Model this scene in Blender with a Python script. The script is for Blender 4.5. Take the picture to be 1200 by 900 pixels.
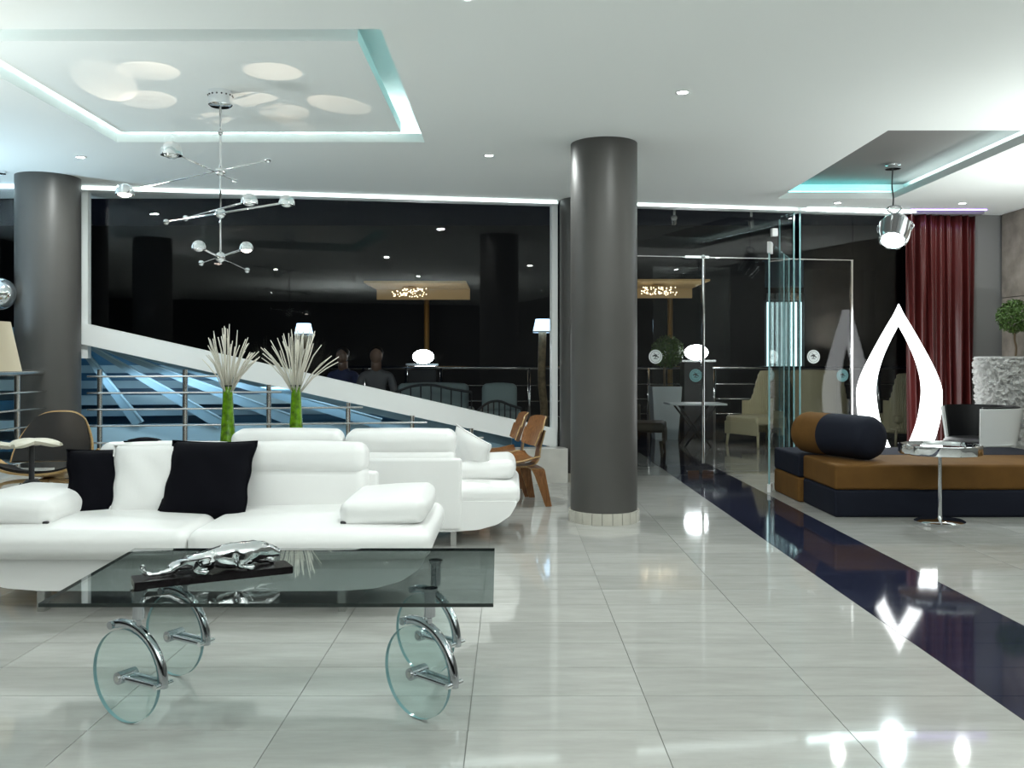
import bpy, bmesh, math, random
from mathutils import Vector, Matrix
PI = math.pi
for o in list(bpy.data.objects): bpy.data.objects.remove(o)
SC = bpy.context.scene; C = SC.collection
random.seed(7)

# ------------------------------------------------------------------ camera
F, HC = 1075.0, 1.16                       # focal length in pixels (1200 wide), eye height
VX, VY = 598.0, 425.0                      # vanishing point of the floor joints
cam = bpy.data.cameras.new('camera'); co = bpy.data.objects.new('camera', cam); C.objects.link(co)
co.location = (0, 0, HC); co.rotation_euler = (PI/2, 0, 0)
cam.sensor_width = 36; cam.lens = F/1200*36
cam.shift_x = (600-VX)/1200; cam.shift_y = (VY-450)/1200
cam.clip_start = .05; SC.camera = co
def at(x, y, Y): return Vector(((x-VX)/F*Y, Y, HC-(y-VY)/F*Y))

# ------------------------------------------------------------------ world, exposure
w = bpy.data.worlds.new('night'); SC.world = w; w.use_nodes = True
w.node_tree.nodes['Background'].inputs[0].default_value = (.02, .03, .06, 1)
w.node_tree.nodes['Background'].inputs[1].default_value = .05
SC.view_settings.view_transform = 'Standard'; SC.view_settings.look = 'None'
SC.view_settings.gamma = 1; SC.view_settings.use_curve_mapping = False
SC.view_settings.exposure = 0.36
DOWN_W = 16.5                               # watts of one ceiling downlight
DOWN_COL = (.94, 1.0, .965)
COVE = 9.0                                  # emission of the cove strips

# ------------------------------------------------------------------ materials
MATS = {}
def nodes(name):
    m = bpy.data.materials.new(name); m.use_nodes = True; MATS[name] = m
    return m, m.node_tree, m.node_tree.nodes['Principled BSDF']
def mat(name, col, rough=.5, metal=0, spec=.5, emit=None, estr=0, bump=None, vary=0, sheen=0, coat=0, vscale=4):
    m, nt, b = nodes(name)
    b.inputs['Base Color'].default_value = (*col, 1); b.inputs['Roughness'].default_value = rough
    b.inputs['Metallic'].default_value = metal; b.inputs['Specular IOR Level'].default_value = spec
    if sheen: b.inputs['Sheen Weight'].default_value = sheen
    if coat: b.inputs['Coat Weight'].default_value = coat; b.inputs['Coat Roughness'].default_value = .05
    if emit: b.inputs['Emission Color'].default_value = (*emit, 1); b.inputs['Emission Strength'].default_value = estr
    if bump or vary:
        tc = nt.nodes.new('ShaderNodeTexCoord')
    if bump:
        n = nt.nodes.new('ShaderNodeTexNoise'); n.inputs['Scale'].default_value = bump[0]; n.inputs['Detail'].default_value = 4
        bp = nt.nodes.new('ShaderNodeBump'); bp.inputs['Strength'].default_value = bump[1]; bp.inputs['Distance'].default_value = bump[2] if len(bump) > 2 else .01
        nt.links.new(tc.outputs['Object'], n.inputs['Vector']); nt.links.new(n.outputs['Fac'], bp.inputs['Height']); nt.links.new(bp.outputs[0], b.inputs['Normal'])
    if vary:
        n = nt.nodes.new('ShaderNodeTexNoise'); n.inputs['Scale'].default_value = vscale; n.inputs['Detail'].default_value = 5
        r = nt.nodes.new('ShaderNodeValToRGB'); r.color_ramp.elements[0].position = .3; r.color_ramp.elements[1].position = .7
        r.color_ramp.elements[0].color = (*[c*(1-vary) for c in col], 1); r.color_ramp.elements[1].color = (*[min(1, c*(1+vary)) for c in col], 1)
        nt.links.new(tc.outputs['Object'], n.inputs['Vector']); nt.links.new(n.outputs['Fac'], r.inputs[0]); nt.links.new(r.outputs[0], b.inputs['Base Color'])
    return m
def glassmat(name, tint, ior=1.5, rough=0.0, gcol=(1, 1, 1)):
    m = bpy.data.materials.new(name); m.use_nodes = True; MATS[name] = m; nt = m.node_tree; nt.nodes.clear()
    out = nt.nodes.new('ShaderNodeOutputMaterial'); mx = nt.nodes.new('ShaderNodeMixShader'); lw = nt.nodes.new('ShaderNodeLayerWeight')
    lw.inputs['Blend'].default_value = .5; pw_ = nt.nodes.new('ShaderNodeMath'); pw_.operation = 'POWER'; pw_.inputs[1].default_value = 5
    fr = nt.nodes.new('ShaderNodeMapRange'); f0 = ((ior-1)/(ior+1))**2; fr.inputs[3].default_value = f0; fr.inputs[4].default_value = 1.0
    nt.links.new(lw.outputs['Facing'], pw_.inputs[0]); nt.links.new(pw_.outputs[0], fr.inputs[0])
    t = nt.nodes.new('ShaderNodeBsdfTransparent'); g = nt.nodes.new('ShaderNodeBsdfGlossy')
    t.inputs[0].default_value = (*tint, 1); g.inputs[0].default_value = (*gcol, 1); g.inputs['Roughness'].default_value = rough
    nt.links.new(fr.outputs[0], mx.inputs[0]); nt.links.new(t.outputs[0], mx.inputs[1]); nt.links.new(g.outputs[0], mx.inputs[2]); nt.links.new(mx.outputs[0], out.inputs[0])
    return m
def tilemat(name, c1, c2, rough):
    """veined stone tile: each tile a little different, long soft streaks along X"""
    m, nt, b = nodes(name); N = nt.nodes.new; L = nt.links.new
    geo = N('ShaderNodeNewGeometry')
    off = N('ShaderNodeVectorMath'); off.operation = 'ADD'; off.inputs[1].default_value = (.134+6, .107+9, 0)
    div = N('ShaderNodeVectorMath'); div.operation = 'DIVIDE'; div.inputs[1].default_value = (.6, .3, 1)
    flo = N('ShaderNodeVectorMath'); flo.operation = 'FLOOR'
    L(geo.outputs['Position'], off.inputs[0]); L(off.outputs[0], div.inputs[0]); L(div.outputs[0], flo.inputs[0])
    wn = N('ShaderNodeTexWhiteNoise'); wn.noise_dimensions = '2D'; L(flo.outputs[0], wn.inputs['Vector'])
    sc = N('ShaderNodeVectorMath'); sc.operation = 'MULTIPLY'; sc.inputs[1].default_value = (3.2, 15, 1); L(geo.outputs['Position'], sc.inputs[0])
    jit = N('ShaderNodeVectorMath'); jit.operation = 'MULTIPLY_ADD'; jit.inputs[1].default_value = (40, 40, 40)
    L(wn.outputs['Color'], jit.inputs[0]); L(sc.outputs[0], jit.inputs[2])
    n = N('ShaderNodeTexNoise'); n.inputs['Scale'].default_value = 1; n.inputs['Detail'].default_value = 6; n.inputs['Roughness'].default_value = .62; L(jit.outputs[0], n.inputs['Vector'])
    r = N('ShaderNodeValToRGB'); r.color_ramp.elements[0].position = .3; r.color_ramp.elements[1].position = .68
    r.color_ramp.elements[0].color = (*c1, 1); r.color_ramp.elements[1].color = (*c2, 1); L(n.outputs['Fac'], r.inputs[0])
    hs = N('ShaderNodeHueSaturation'); mr = N('ShaderNodeMapRange'); mr.inputs[3].default_value = .93; mr.inputs[4].default_value = 1.06
    L(wn.outputs['Value'], mr.inputs[0]); L(mr.outputs[0], hs.inputs['Value']); L(r.outputs[0], hs.inputs['Color']); L(hs.outputs[0], b.inputs['Base Color'])
    b.inputs['Roughness'].default_value = rough; b.inputs['Specular IOR Level'].default_value = .55
    return m
def woodmat(name, c1, c2, rough=.35, axis=(1, 14, 14)):
    m, nt, b = nodes(name); N = nt.nodes.new; L = nt.links.new
    tc = N('ShaderNodeTexCoord'); mp = N('ShaderNodeMapping'); mp.inputs['Scale'].default_value = axis; L(tc.outputs['Object'], mp.inputs[0])
    n = N('ShaderNodeTexNoise'); n.inputs['Scale'].default_value = 5; n.inputs['Detail'].default_value = 6; n.inputs['Distortion'].default_value = .6; L(mp.outputs[0], n.inputs['Vector'])
    r = N('ShaderNodeValToRGB'); r.color_ramp.elements[0].position = .32; r.color_ramp.elements[1].position = .68
    r.color_ramp.elements[0].color = (*c1, 1); r.color_ramp.elements[1].color = (*c2, 1); L(n.outputs['Fac'], r.inputs[0]); L(r.outputs[0], b.inputs['Base Color'])
    b.inputs['Roughness'].default_value = rough
    return m
tilemat('tile', (.36, .36, .338), (.44, .44, .418), .055)
tilemat('tile_black', (.010, .012, .028), (.022, .025, .05), .06)
mat('grout', (.16, .16, .15), .8)
mat('ceiling', (.84, .87, .86), .7)
mat('ceiling_grey', (.15, .145, .14), .8)
mat('white_paint', (.88, .90, .90), .4)
mat('column', (.072, .069, .065), .42, vary=.08, vscale=2)
mat('marble', (.62, .61, .57), .18, vary=.1, vscale=5)
mat('plinth', (.52, .50, .44), .25, vary=.1, vscale=9)
mat('dark_wall', (.008, .0085, .010), .7)
mat('grey_wall', (.22, .22, .22), .6)
mat('stone_wall', (.24, .21, .18), .6, bump=(9, .6, .02), vary=.3, vscale=6)
mat('leather', (.86, .86, .85), .38, bump=(60, .08, .004))
mat('leather_fold', (.62, .62, .60), .5)
mat('black_cloth', (.0025, .0025, .005), .9, spec=.12, bump=(250, .2, .003))
mat('white_cloth', (.84, .84, .83), .8, bump=(200, .2, .003))
mat('chrome', (.86, .88, .90), .05, 1)
mat('chrome_dark', (.50, .52, .55), .06, 1)
mat('steel', (.62, .62, .61), .22, 1)
mat('black_metal', (.02, .02, .022), .4)
mat('slab', (.006, .004, .005), .2, spec=.3)
glassmat('glass', (.965, .975, .975), 1.30)
glassmat('table_glass', (.76, .82, .815), 1.5)
glassmat('wheel_glass', (.90, .955, .95), 1.5)
mat('glass_rim', (.010, .016, .015), .1)
mat('wheel_rim', (.20, .34, .36), .12)
mat('glass_edge', (.22, .42, .44), .15)
mat('tan_suede', (.125, .060, .014), .8, spec=.2, bump=(120, .2, .003), vary=.12, vscale=7)
mat('navy_suede', (.008, .010, .019), .8, spec=.2, bump=(120, .2, .003))
mat('curtain', (.062, .0085, .008), .34)
woodmat('walnut', (.16, .062, .020), (.33, .15, .055), .32, (14, 14, 1.2))
woodmat('ply_edge', (.42, .27, .11), (.55, .37, .18), .4)
woodmat('oak', (.40, .25, .10), (.56, .38, .18), .38)
mat('black_leather', (.006, .0065, .008), .42, spec=.35)
mat('cream', (.70, .66, .54), .5)
mat('shade_beige', (.48, .44, .33), .8, emit=(1, .86, .6), estr=.12)
mat('vase_green', (.10, .23, .005), .06, coat=1, bump=(22, .7, .01), vary=.6, vscale=22)
mat('twig', (.72, .69, .60), .7)
mat('blue_steel', (.22, .36, .45), .4)
mat('blue_pale', (.36, .53, .62), .4)
mat('blue_dark', (.035, .12, .22), .3)
mat('lamp_white', (.9, .9, .9), .4, emit=(.97, 1, 1), estr=3.6)
mat('globe_white', (.9, .9, .9), .4, emit=(.93, .97, 1), estr=26)
mat('led_teal', (.6, .9, .9), .4, emit=(.16, .78, .80), estr=COVE)
mat('added_led_wash', (.9, .9, .9), .4, emit=(.86, 1, .98), estr=2.2)  # glow of the strips added to lift the ceiling by the windows
mat('added_led_blue', (.9, .9, .9), .4, emit=(.62, .86, 1), estr=4.5)
mat('led_soft', (.6, .9, .9), .4, emit=(.14, .66, .66), estr=2.6)
mat('led_white', (.9, .9, .9), .4, emit=(.80, 1, 1), estr=COVE)
mat('led_violet', (.6, .4, .9), .4, emit=(.42, .22, 1), estr=4)
mat('down_lens', (.9, .9, .9), .4, emit=(.92, 1, .97), estr=30)
mat('bulb_cool', (.9, .9, .9), .4, emit=(.75, .93, 1), estr=28)
mat('bulb_warm', (.9, .9, .9), .4, emit=(1, .80, .70), estr=14)
mat('tube_glow', (.7, .9, .9), .4, emit=(.70, .98, 1), estr=1.5)
mat('shade_blue', (.7, .8, .9), .5, emit=(.50, .74, 1), estr=2.0)
mat('gold', (.30, .19, .07), .35, .6)
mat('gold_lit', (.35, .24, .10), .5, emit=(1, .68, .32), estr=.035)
mat('crystal', (.9, .85, .75), .2, emit=(1, .78, .48), estr=2.4)
mat('leaf', (.055, .115, .018), .5, vary=.5, vscale=30)
mat('bark', (.14, .10, .06), .8)
mat('log', (.24, .17, .09), .7, vary=.4, vscale=14)
mat('planter_white', (.52, .58, .60), .4)
mat('stone_planter', (.50, .50, .49), .75)
mat('soil', (.03, .022, .015), .9)
mat('rattan', (.50, .46, .30), .6)
mat('dark_rattan', (.05, .042, .03), .6)
mat('linen_grey', (.20, .25, .25), .8)
mat('sticker_white', (.75, .80, .80), .5)
mat('sticker_mark', (.05, .06, .06), .5)
mat('shell_white', (.78, .80, .80), .22)
mat('skin', (.28, .17, .12), .5); mat('shirt', (.16, .155, .16), .8); mat('shirt_blue', (.05, .06, .14), .8); mat('hair', (.02, .015, .012), .7)

# ------------------------------------------------------------------ helpers
ROOT = {}
def thing(name, label, cat, loc=(0, 0, 0), rotz=0, group=None, kind=None):
    o = bpy.data.objects.new(name, None); C.objects.link(o); o.empty_display_size = .1
    o.location = loc; o.rotation_euler = (0, 0, rotz)
    o['label'] = label; o['category'] = cat
    if group: o['group'] = group
    if kind: o['kind'] = kind
    ROOT[o] = Matrix.Translation(loc) @ Matrix.Rotation(rotz, 4, 'Z')
    return o
def obj(name, bm, m, parent=None, smooth=False, world=False, label=None, kind=None, auto=None):
    if world and parent is not None: bm.transform(ROOT.get(parent, Matrix.Identity(4)).inverted())
    bmesh.ops.recalc_face_normals(bm, faces=bm.faces)
    me = bpy.data.meshes.new(name); bm.to_mesh(me); bm.free()
    for k in (m if isinstance(m, (list, tuple)) else [m]): me.materials.append(MATS[k])
    if smooth:
        for p in me.polygons: p.use_smooth = True
        if auto: me.set_sharp_from_angle(angle=math.radians(auto))
    o = bpy.data.objects.new(name, me); C.objects.link(o)
    if parent is not None: o.parent = parent; ROOT[o] = ROOT.get(parent, Matrix.Identity(4))
    if label: o['label'] = label
    if kind: o['kind'] = kind
    return o
def tag(o, label, cat, group=None, kind=None):
    o['label'] = label; o['category'] = cat
    if group: o['group'] = group
    if kind: o['kind'] = kind
    return o
def struct(o, label=None, cat=None):
    o['kind'] = 'structure'
    if label: o['label'] = label
    if cat: o['category'] = cat
    return o
def dup(root, loc, rotz, label=None, group=None):
    r = root.copy(); C.objects.link(r); r.location = loc; r.rotation_euler = (0, 0, rotz)
    if label: r['label'] = label
    if group: r['group'] = group
    ROOT[r] = Matrix.Translation(loc) @ Matrix.Rotation(rotz, 4, 'Z')
    for ch in list(root.children):
        c = ch.copy(); C.objects.link(c); c.parent = r
        for g in list(ch.children):
            d = g.copy(); C.objects.link(d); d.parent = c
    return r
def B(): return bmesh.new()
def box(bm, x0, x1, y0, y1, z0, z1, mi=0):
    v = [bm.verts.new(p) for p in ((x0,y0,z0),(x1,y0,z0),(x1,y1,z0),(x0,y1,z0),(x0,y0,z1),(x1,y0,z1),(x1,y1,z1),(x0,y1,z1))]
    for q in ((3,2,1,0),(4,5,6,7),(0,1,5,4),(1,2,6,5),(2,3,7,6),(3,0,4,7)): bm.faces.new([v[i] for i in q]).material_index = mi
    return bm
def prism(bm, poly, a, b, axis='z', mi=0, side=None):
    """poly: list of 2-D points; extruded along the axis from a to b"""
    def P(p, t): return {'z': (p[0], p[1], t), 'y': (p[0], t, p[1]), 'x': (t, p[0], p[1])}[axis]
    lo = [bm.verts.new(P(p, a)) for p in poly]; hi = [bm.verts.new(P(p, b)) for p in poly]; n = len(poly)
    bm.faces.new(lo[::-1]).material_index = mi; bm.faces.new(hi).material_index = mi
    for i in range(n): bm.faces.new((lo[i], lo[(i+1) % n], hi[(i+1) % n], hi[i])).material_index = mi if side is None else side
    return bm
def frame(d):
    d = d.normalized(); u = d.orthogonal().normalized()
    if abs(d.z) < .95: u = d.cross(Vector((0, 0, 1))).normalized()
    return u, d.cross(u).normalized()
def tube(bm, pts, r, n=10, cap=True, mi=0):
    pts = [Vector(p) for p in pts]; rs = r if isinstance(r, (list, tuple)) else [r]*len(pts); rings = []; u = None
    for i, p in enumerate(pts):
        d = (pts[min(i+1, len(pts)-1)]-pts[max(i-1, 0)]).normalized()
        if u is None: u, v = frame(d)
        else:
            u = (u-d*u.dot(d)).normalized(); v = d.cross(u)
        rings.append([bm.verts.new(p+(u*math.cos(2*PI*k/n)+v*math.sin(2*PI*k/n))*rs[i]) for k in range(n)])
    for a, b in zip(rings, rings[1:]):
        for k in range(n): bm.faces.new((a[k], a[(k+1) % n], b[(k+1) % n], b[k])).material_index = mi
    if cap:
        bm.faces.new(rings[0][::-1]).material_index = mi; bm.faces.new(rings[-1]).material_index = mi
    return bm
def lathe(bm, prof, c=(0, 0, 0), n=32, mi=0, M=None):
    """prof: list of (radius, z)"""
    rings = []
    for r, z in prof:
        if r < 1e-6: rings.append([bm.verts.new((c[0], c[1], c[2]+z))])
        else: rings.append([bm.verts.new((c[0]+r*math.cos(2*PI*k/n), c[1]+r*math.sin(2*PI*k/n), c[2]+z)) for k in range(n)])
    for a, b in zip(rings, rings[1:]):
        for k in range(n):
            if len(a) == 1 and len(b) == 1: continue
            if len(a) == 1: f = (a[0], b[(k+1) % n], b[k])
            elif len(b) == 1: f = (a[k], a[(k+1) % n], b[0])
            else: f = (a[k], a[(k+1) % n], b[(k+1) % n], b[k])
            bm.faces.new(f).material_index = mi
    if M is not None: bmesh.ops.transform(bm, matrix=M, verts=[v for r in rings for v in r])
    return bm
def ball(bm, c, r, n=16, sz=1.0, mi=0):
    m = n//2
    return lathe(bm, [(r*math.sin(PI*i/m) if 0 < i < m else 0, -r*sz*math.cos(PI*i/m)) for i in range(m+1)], c, n, mi)
def rbox(bm, c, h, r, bulge=(0, 0, 0), k=5, M=None):
    """rounded, slightly stuffed box: centre c, half sizes h, edge radius r"""
    ax = []
    for hh in h:
        i = hh-r; arc = [r*math.tan(math.radians(t)) for t in (11, 23, 34, 45)]
        mid = [(-1+2*j/k)*i for j in range(k+1)]
        ax.append([-i-a for a in arc[::-1]]+mid+[i+a for a in arc])
    M = M or Matrix.Identity(4); cache = {}
    def V(q):
        key = tuple(round(t, 6) for t in q)
        if key in cache: return cache[key]
        inn = Vector([max(-(h[j]-r), min(h[j]-r, q[j])) for j in range(3)]); d = Vector(q)-inn
        p = inn+d.normalized()*r if d.length > 1e-9 else inn
        t = [max(0, 1-(p[j]/h[j])**2) for j in range(3)]
        p = Vector((p.x+math.copysign(bulge[0], p.x)*t[1]*t[2]*(abs(p.x)/h[0])**3 if p.x else 0,
                    p.y+math.copysign(bulge[1], p.y)*t[0]*t[2]*(abs(p.y)/h[1])**3 if p.y else 0,
                    p.z+math.copysign(bulge[2], p.z)*t[0]*t[1]*(abs(p.z)/h[2])**3 if p.z else 0))
        cache[key] = bm.verts.new(M @ (p+Vector(c))); return cache[key]
    for j in range(3):
        a, b = [(1, 2), (0, 2), (0, 1)][j]
        for s in (-1, 1):
            for i1 in range(len(ax[a])-1):
                for i2 in range(len(ax[b])-1):
                    qs = []
                    for (e1, e2) in ((0, 0), (1, 0), (1, 1), (0, 1)):
                        q = [0, 0, 0]; q[j] = s*h[j]; q[a] = ax[a][i1+e1]; q[b] = ax[b][i2+e2]; qs.append(V(q))
                    bm.faces.new(qs)
    return bm
def sheet(bm, f, nu, nv, th, mi=0, edge=None):
    """curved plate: f(u, v) with u, v in 0..1; thickness th"""
    P = [[Vector(f(i/nu, j/nv)) for j in range(nv+1)] for i in range(nu+1)]
    def nrm(i, j):
        a = P[min(i+1, nu)][j]-P[max(i-1, 0)][j]; b = P[i][min(j+1, nv)]-P[i][max(j-1, 0)]
        return a.cross(b).normalized()
    top = [[bm.verts.new(P[i][j]+nrm(i, j)*th/2) for j in range(nv+1)] for i in range(nu+1)]
    bot = [[bm.verts.new(P[i][j]-nrm(i, j)*th/2) for j in range(nv+1)] for i in range(nu+1)]
    for i in range(nu):
        for j in range(nv):
            bm.faces.new((top[i][j], top[i+1][j], top[i+1][j+1], top[i][j+1])).material_index = mi
            bm.faces.new((bot[i][j+1], bot[i+1][j+1], bot[i+1][j], bot[i][j])).material_index = mi
    e = mi if edge is None else edge
    loop = [(i, 0) for i in range(nu)]+[(nu, j) for j in range(nv)]+[(i, nv) for i in range(nu, 0, -1)]+[(0, j) for j in range(nv, 0, -1)]
    for k in range(len(loop)):
        (a, b), (c, d) = loop[k], loop[(k+1) % len(loop)]
        bm.faces.new((bot[a][b], bot[c][d], top[c][d], top[a][b])).material_index = e
    return bm
def smooth_path(pts, n=6):
    pts = [Vector(p) for p in pts]; out = []
    for i in range(len(pts)-1):
        p0, p1, p2, p3 = pts[max(i-1, 0)], pts[i], pts[i+1], pts[min(i+2, len(pts)-1)]
        for k in range(n):
            t = k/n; out.append(.5*((2*p1)+(p2-p0)*t+(2*p0-5*p1+4*p2-p3)*t*t+(3*p1-p0-3*p2+p3)*t**3))
    return out+[pts[-1]]
def ribbon(bm, pts, side, width, th, n=5, edge=None):
    """bent plywood strip along a path"""
    P = smooth_path(pts, n); side = Vector(side).normalized()
    if isinstance(width, (int, float)): W = [width]*len(P)
    else:
        W = []
        for i in range(len(P)):
            t = i/(len(P)-1)*(len(width)-1); k = min(int(t), len(width)-2); W.append(width[k]+(width[k+1]-width[k])*(t-k))
    return sheet(bm, lambda u, v: P[min(int(round(u*(len(P)-1))), len(P)-1)]+side*(v-.5)*W[min(int(round(u*(len(P)-1))), len(P)-1)], len(P)-1, 2, th, 0, edge)
def lamp(name, kind, loc, power, col, parent=None, size=.1, rot=(0, 0, 0), spot=None, shape='DISK', size_y=None):
    l = bpy.data.lights.new(name, kind); l.energy = power; l.color = col
    if kind == 'AREA':
        l.shape = shape; l.size = size
        if size_y: l.size_y = size_y
    else: l.shadow_soft_size = size
    if spot: l.spot_size = math.radians(spot[0]); l.spot_blend = spot[1]
    o = bpy.data.objects.new(name, l); C.objects.link(o); o.location = loc; o.rotation_euler = rot
    if parent is not None: o.parent = parent
    return o
# ------------------------------------------------------------------ structure
TH = math.atan(.172); CT, ST = math.cos(TH), math.sin(TH); WY = 9.13     # window wall: Y = 9.13 + .172 X
CZ = 2.77                                                                 # ceiling height
def ws(x, d=0.0):        # pixel column -> position along the window wall (wall-local s)
    k = (x-VX)/F; O = (-d*ST, WY+d*CT)
    # point O + s*(CT,ST) with X = k*Y
    return (k*O[1]-O[0])/(CT-k*ST)
def wz(x, y, d=0.0):     # pixel -> height where its ray meets the wall plane
    s = ws(x, d); Y = WY+d*CT+s*ST; return HC-(y-VY)/F*Y
def wroot(name): 
    o = bpy.data.objects.new(name, None); C.objects.link(o); o.location = (0, WY, 0); o.rotation_euler = (0, 0, TH); o['kind'] = 'structure'
    ROOT[o] = Matrix.Translation((0, WY, 0)) @ Matrix.Rotation(TH, 4, 'Z'); return o
# floor: slab with tiles laid in it
GX, GY, TW, TD = -.134, 2.893, .6, .3
fl = obj('floor', prism(B(), [(-6.6, -7), (5.4, -7), (5.4, WY+.172*5.4), (-4.2, WY-.172*4.2), (-6.6, 8.42)], -.12, -.004), 'grout')
struct(fl, 'polished pale grey stone floor with one dark band', 'floor')
def tilebm(nx=0, ny=0): return box(B(), .0015, TW-.0015, .0015, TD-.0015, -.012, 0)
tm = {}
for k in ('tile', 'tile_black'):
    b_ = tilebm(); me = bpy.data.meshes.new(k); b_.to_mesh(me); b_.free(); me.materials.append(MATS[k]); tm[k] = me
rest = B(); restk = B()
for j in range(-33, 24):
    y0 = GY+j*TD; ym = y0+TD/2
    for i in range(-11, 10):
        x0 = GX+i*TW
        black = i == 3
        lim = WY+.172*(x0+.3)
        if x0+TW > 5.4: continue
        if y0 > lim-.02: continue
        vis = 2.55 < y0+TD and ym < 6.3 and -.556*(y0+TD)-.05 < x0+TW and x0 < .56*(y0+TD)+.05
        if vis:
            o = bpy.data.objects.new('floor_tile', tm['tile_black' if black else 'tile']); C.objects.link(o); o.location = (x0, y0, 0); o.parent = fl
        else: box(restk if black else rest, x0+.0015, x0+TW-.0015, y0+.0015, min(y0+TD-.0015, lim), -.012, 0)
obj('tile_field', rest, 'tile', fl, kind='stuff'); obj('dark_tile_field', restk, 'tile_black', fl, kind='stuff')
# thin light edging on both sides of the dark band is the joint of the tiles; terrace floor beyond the glass
tf = B()
prism(tf, [(-1.5, WY-.172*1.5+.02), (-9, 8.6), (-9, 22), (12, 22), (12, WY+.172*12), (1.0, WY+.172+.02)], -.12, -.002)
struct(obj('floor_terrace', tf, 'tile'), 'terrace floor outside the glass wall', 'floor')
bt = B()
for j in range(22, 42): box(bt, GX+3*TW, GX+4*TW-.004, GY+j*TD+.002, GY+(j+1)*TD-.002, -.001, .001)
struct(obj('floor_band_terrace', bt, 'tile_black'), 'dark band running on across the terrace floor', 'floor')

# ceiling with two light recesses
LX0, LX1, LY0, LY1 = -2.875, -.625, 4.43, 6.70
RX0, RX1, RY0, RY1 = 2.62, 3.76, 6.36, 9.00
LIP = .066
cb = B()
xs = [-6.6, LX0, LX1, RX0, RX1, 5.4]; ys = [-7, LY0, RY0, LY1, RY1]
for i in range(5):
    for j in range(4):
        cx, cy = (xs[i]+xs[i+1])/2, (ys[j]+ys[j+1])/2
        if (LX0 < cx < LX1 and LY0 < cy < LY1) or (RX0 < cx < RX1 and RY0 < cy < RY1): continue
        box(cb, xs[i], xs[i+1], ys[j], ys[j+1], CZ, CZ+LIP)
prism(cb, [(-.755, 9.0), (5.4, 9.0), (5.4, WY+.172*5.4)], CZ, CZ+LIP)
ceil = struct(obj('ceiling', cb, 'ceiling'), 'smooth white ceiling with two lit recesses', 'ceiling')
def shell(x0, x1, y0, y1, z0, z1, m):
    b = B(); t = .02
    obj('recess_top', box(B(), x0-t, x1+t, y0-t, y1+t, z1, z1+t), m, ceil)
    box(b, x0-t, x0, y0-t, y1+t, z0, z1); box(b, x1, x1+t, y0-t, y1+t, z0, z1)
    box(b, x0, x1, y0-t, y0, z0, z1); box(b, x0, x1, y1, y1+t, z0, z1)
    return obj('recess_shell', b, 'ceiling', ceil)
Z1 = CZ+LIP
shell(LX0-.16, LX1+.16, LY0-.02, LY1+.16, Z1, CZ+.30, 'ceiling')
b = B(); box(b, -2.815, -.793, 4.77, 6.655, CZ+.062, CZ+.132); obj('floating_panel', b, 'ceiling', ceil)
b = B(); box(b, LX0-.10, LX0-.07, LY0, LY1, Z1, Z1+.02); box(b, LX0, LX1, LY1+.07, LY1+.10, Z1, Z1+.02); obj('light_strip', b, 'led_white', ceil)
b = B(); box(b, LX1+.07, LX1+.10, LY0+.1, LY1, Z1, Z1+.02); obj('light_strip', b, 'led_soft', ceil)
shell(RX0-.02, RX1+.16, RY0-.02, RY1+.16, Z1, CZ+.17, 'ceiling_grey')
b = B(); box(b, RX1+.07, RX1+.10, RY0, RY1, Z1, Z1+.02); obj('light_strip', b, 'led_white', ceil)
b = B(); box(b, RX0, RX1, RY1+.07, RY1+.10, Z1, Z1+.02); obj('light_strip', b, 'led_teal', ceil)

# walls
struct(obj('wall_back', box(B(), -6.6, 5.5, -7.15, -7, 0, CZ), 'dark_wall'), 'dark wall behind the camera', 'wall')
struct(obj('wall_left', box(B(), -6.75, -6.6, -7, 8.42, 0, CZ), 'dark_wall'), 'dark wall along the left side', 'wall')
wr = struct(obj('wall_right', box(B(), 5.38, 5.5, -7, 10.08, 0, CZ), 'grout'), 'brownish stone panelled wall beside the curtain', 'wall')
for j in range(3):
    for i in range(5):
        b = box(B(), 5.345, 5.39, 9.98-.62*(i+1)+.004, 9.98-.62*i-.004, .93*j+.004, min(.93*(j+1)-.004, CZ-.004))
        bmesh.ops.bevel(b, geom=b.edges[:], offset=.006, segments=1)
        obj('stone_panel', b, 'stone_wall', wr)
wf = wroot('wall_front'); wf['label'] = 'plain grey wall strip between curtain and stone wall'; wf['category'] = 'wall'
obj('wall_panel', box(B(), ws(1120, 0), 5.52, -.02, .10, 0, CZ), 'grey_wall', wf)

# ---- window wall, left big window
w1 = wroot('window_1'); w1['label'] = 'large night-dark window above a sloping white sill beam'; w1['category'] = 'window'
sl, sr = ws(99), ws(650)
bt0, bt1 = wz(105, 380), wz(645, 501)
def beamz(s): return bt0+(bt1-bt0)*(s-ws(105))/(ws(645)-ws(105))
obj('pane', prism(B(), [(sl, beamz(sl)-.05), (sr, beamz(sr)-.05), (sr, CZ), (sl, CZ)], .0, .012, 'y'), 'glass', w1)
obj('sill_beam', prism(B(), [(sl-.12, beamz(sl-.12)), (sr, beamz(sr)), (sr, beamz(sr)-.185), (sl-.12, beamz(sl-.12)-.195)], -.10, .09, 'y'), 'white_paint', w1)
obj('window_frame', box(B(), ws(97), ws(105), -.06, .05, 1.2, CZ), 'white_paint', w1)
obj('window_frame', box(B(), ws(645.5), ws(652), -.06, .05, .3, CZ), 'white_paint', w1)
obj('head_trim', box(B(), ws(97), ws(652), -.10, .05, CZ-.035, CZ), 'white_paint', w1)
obj('light_strip', box(B(), ws(100), ws(650), -.112, -.101, CZ-.030, CZ-.008), 'added_led_wash', w1)  # added glowing strip, brightens the ceiling before the big window
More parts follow.
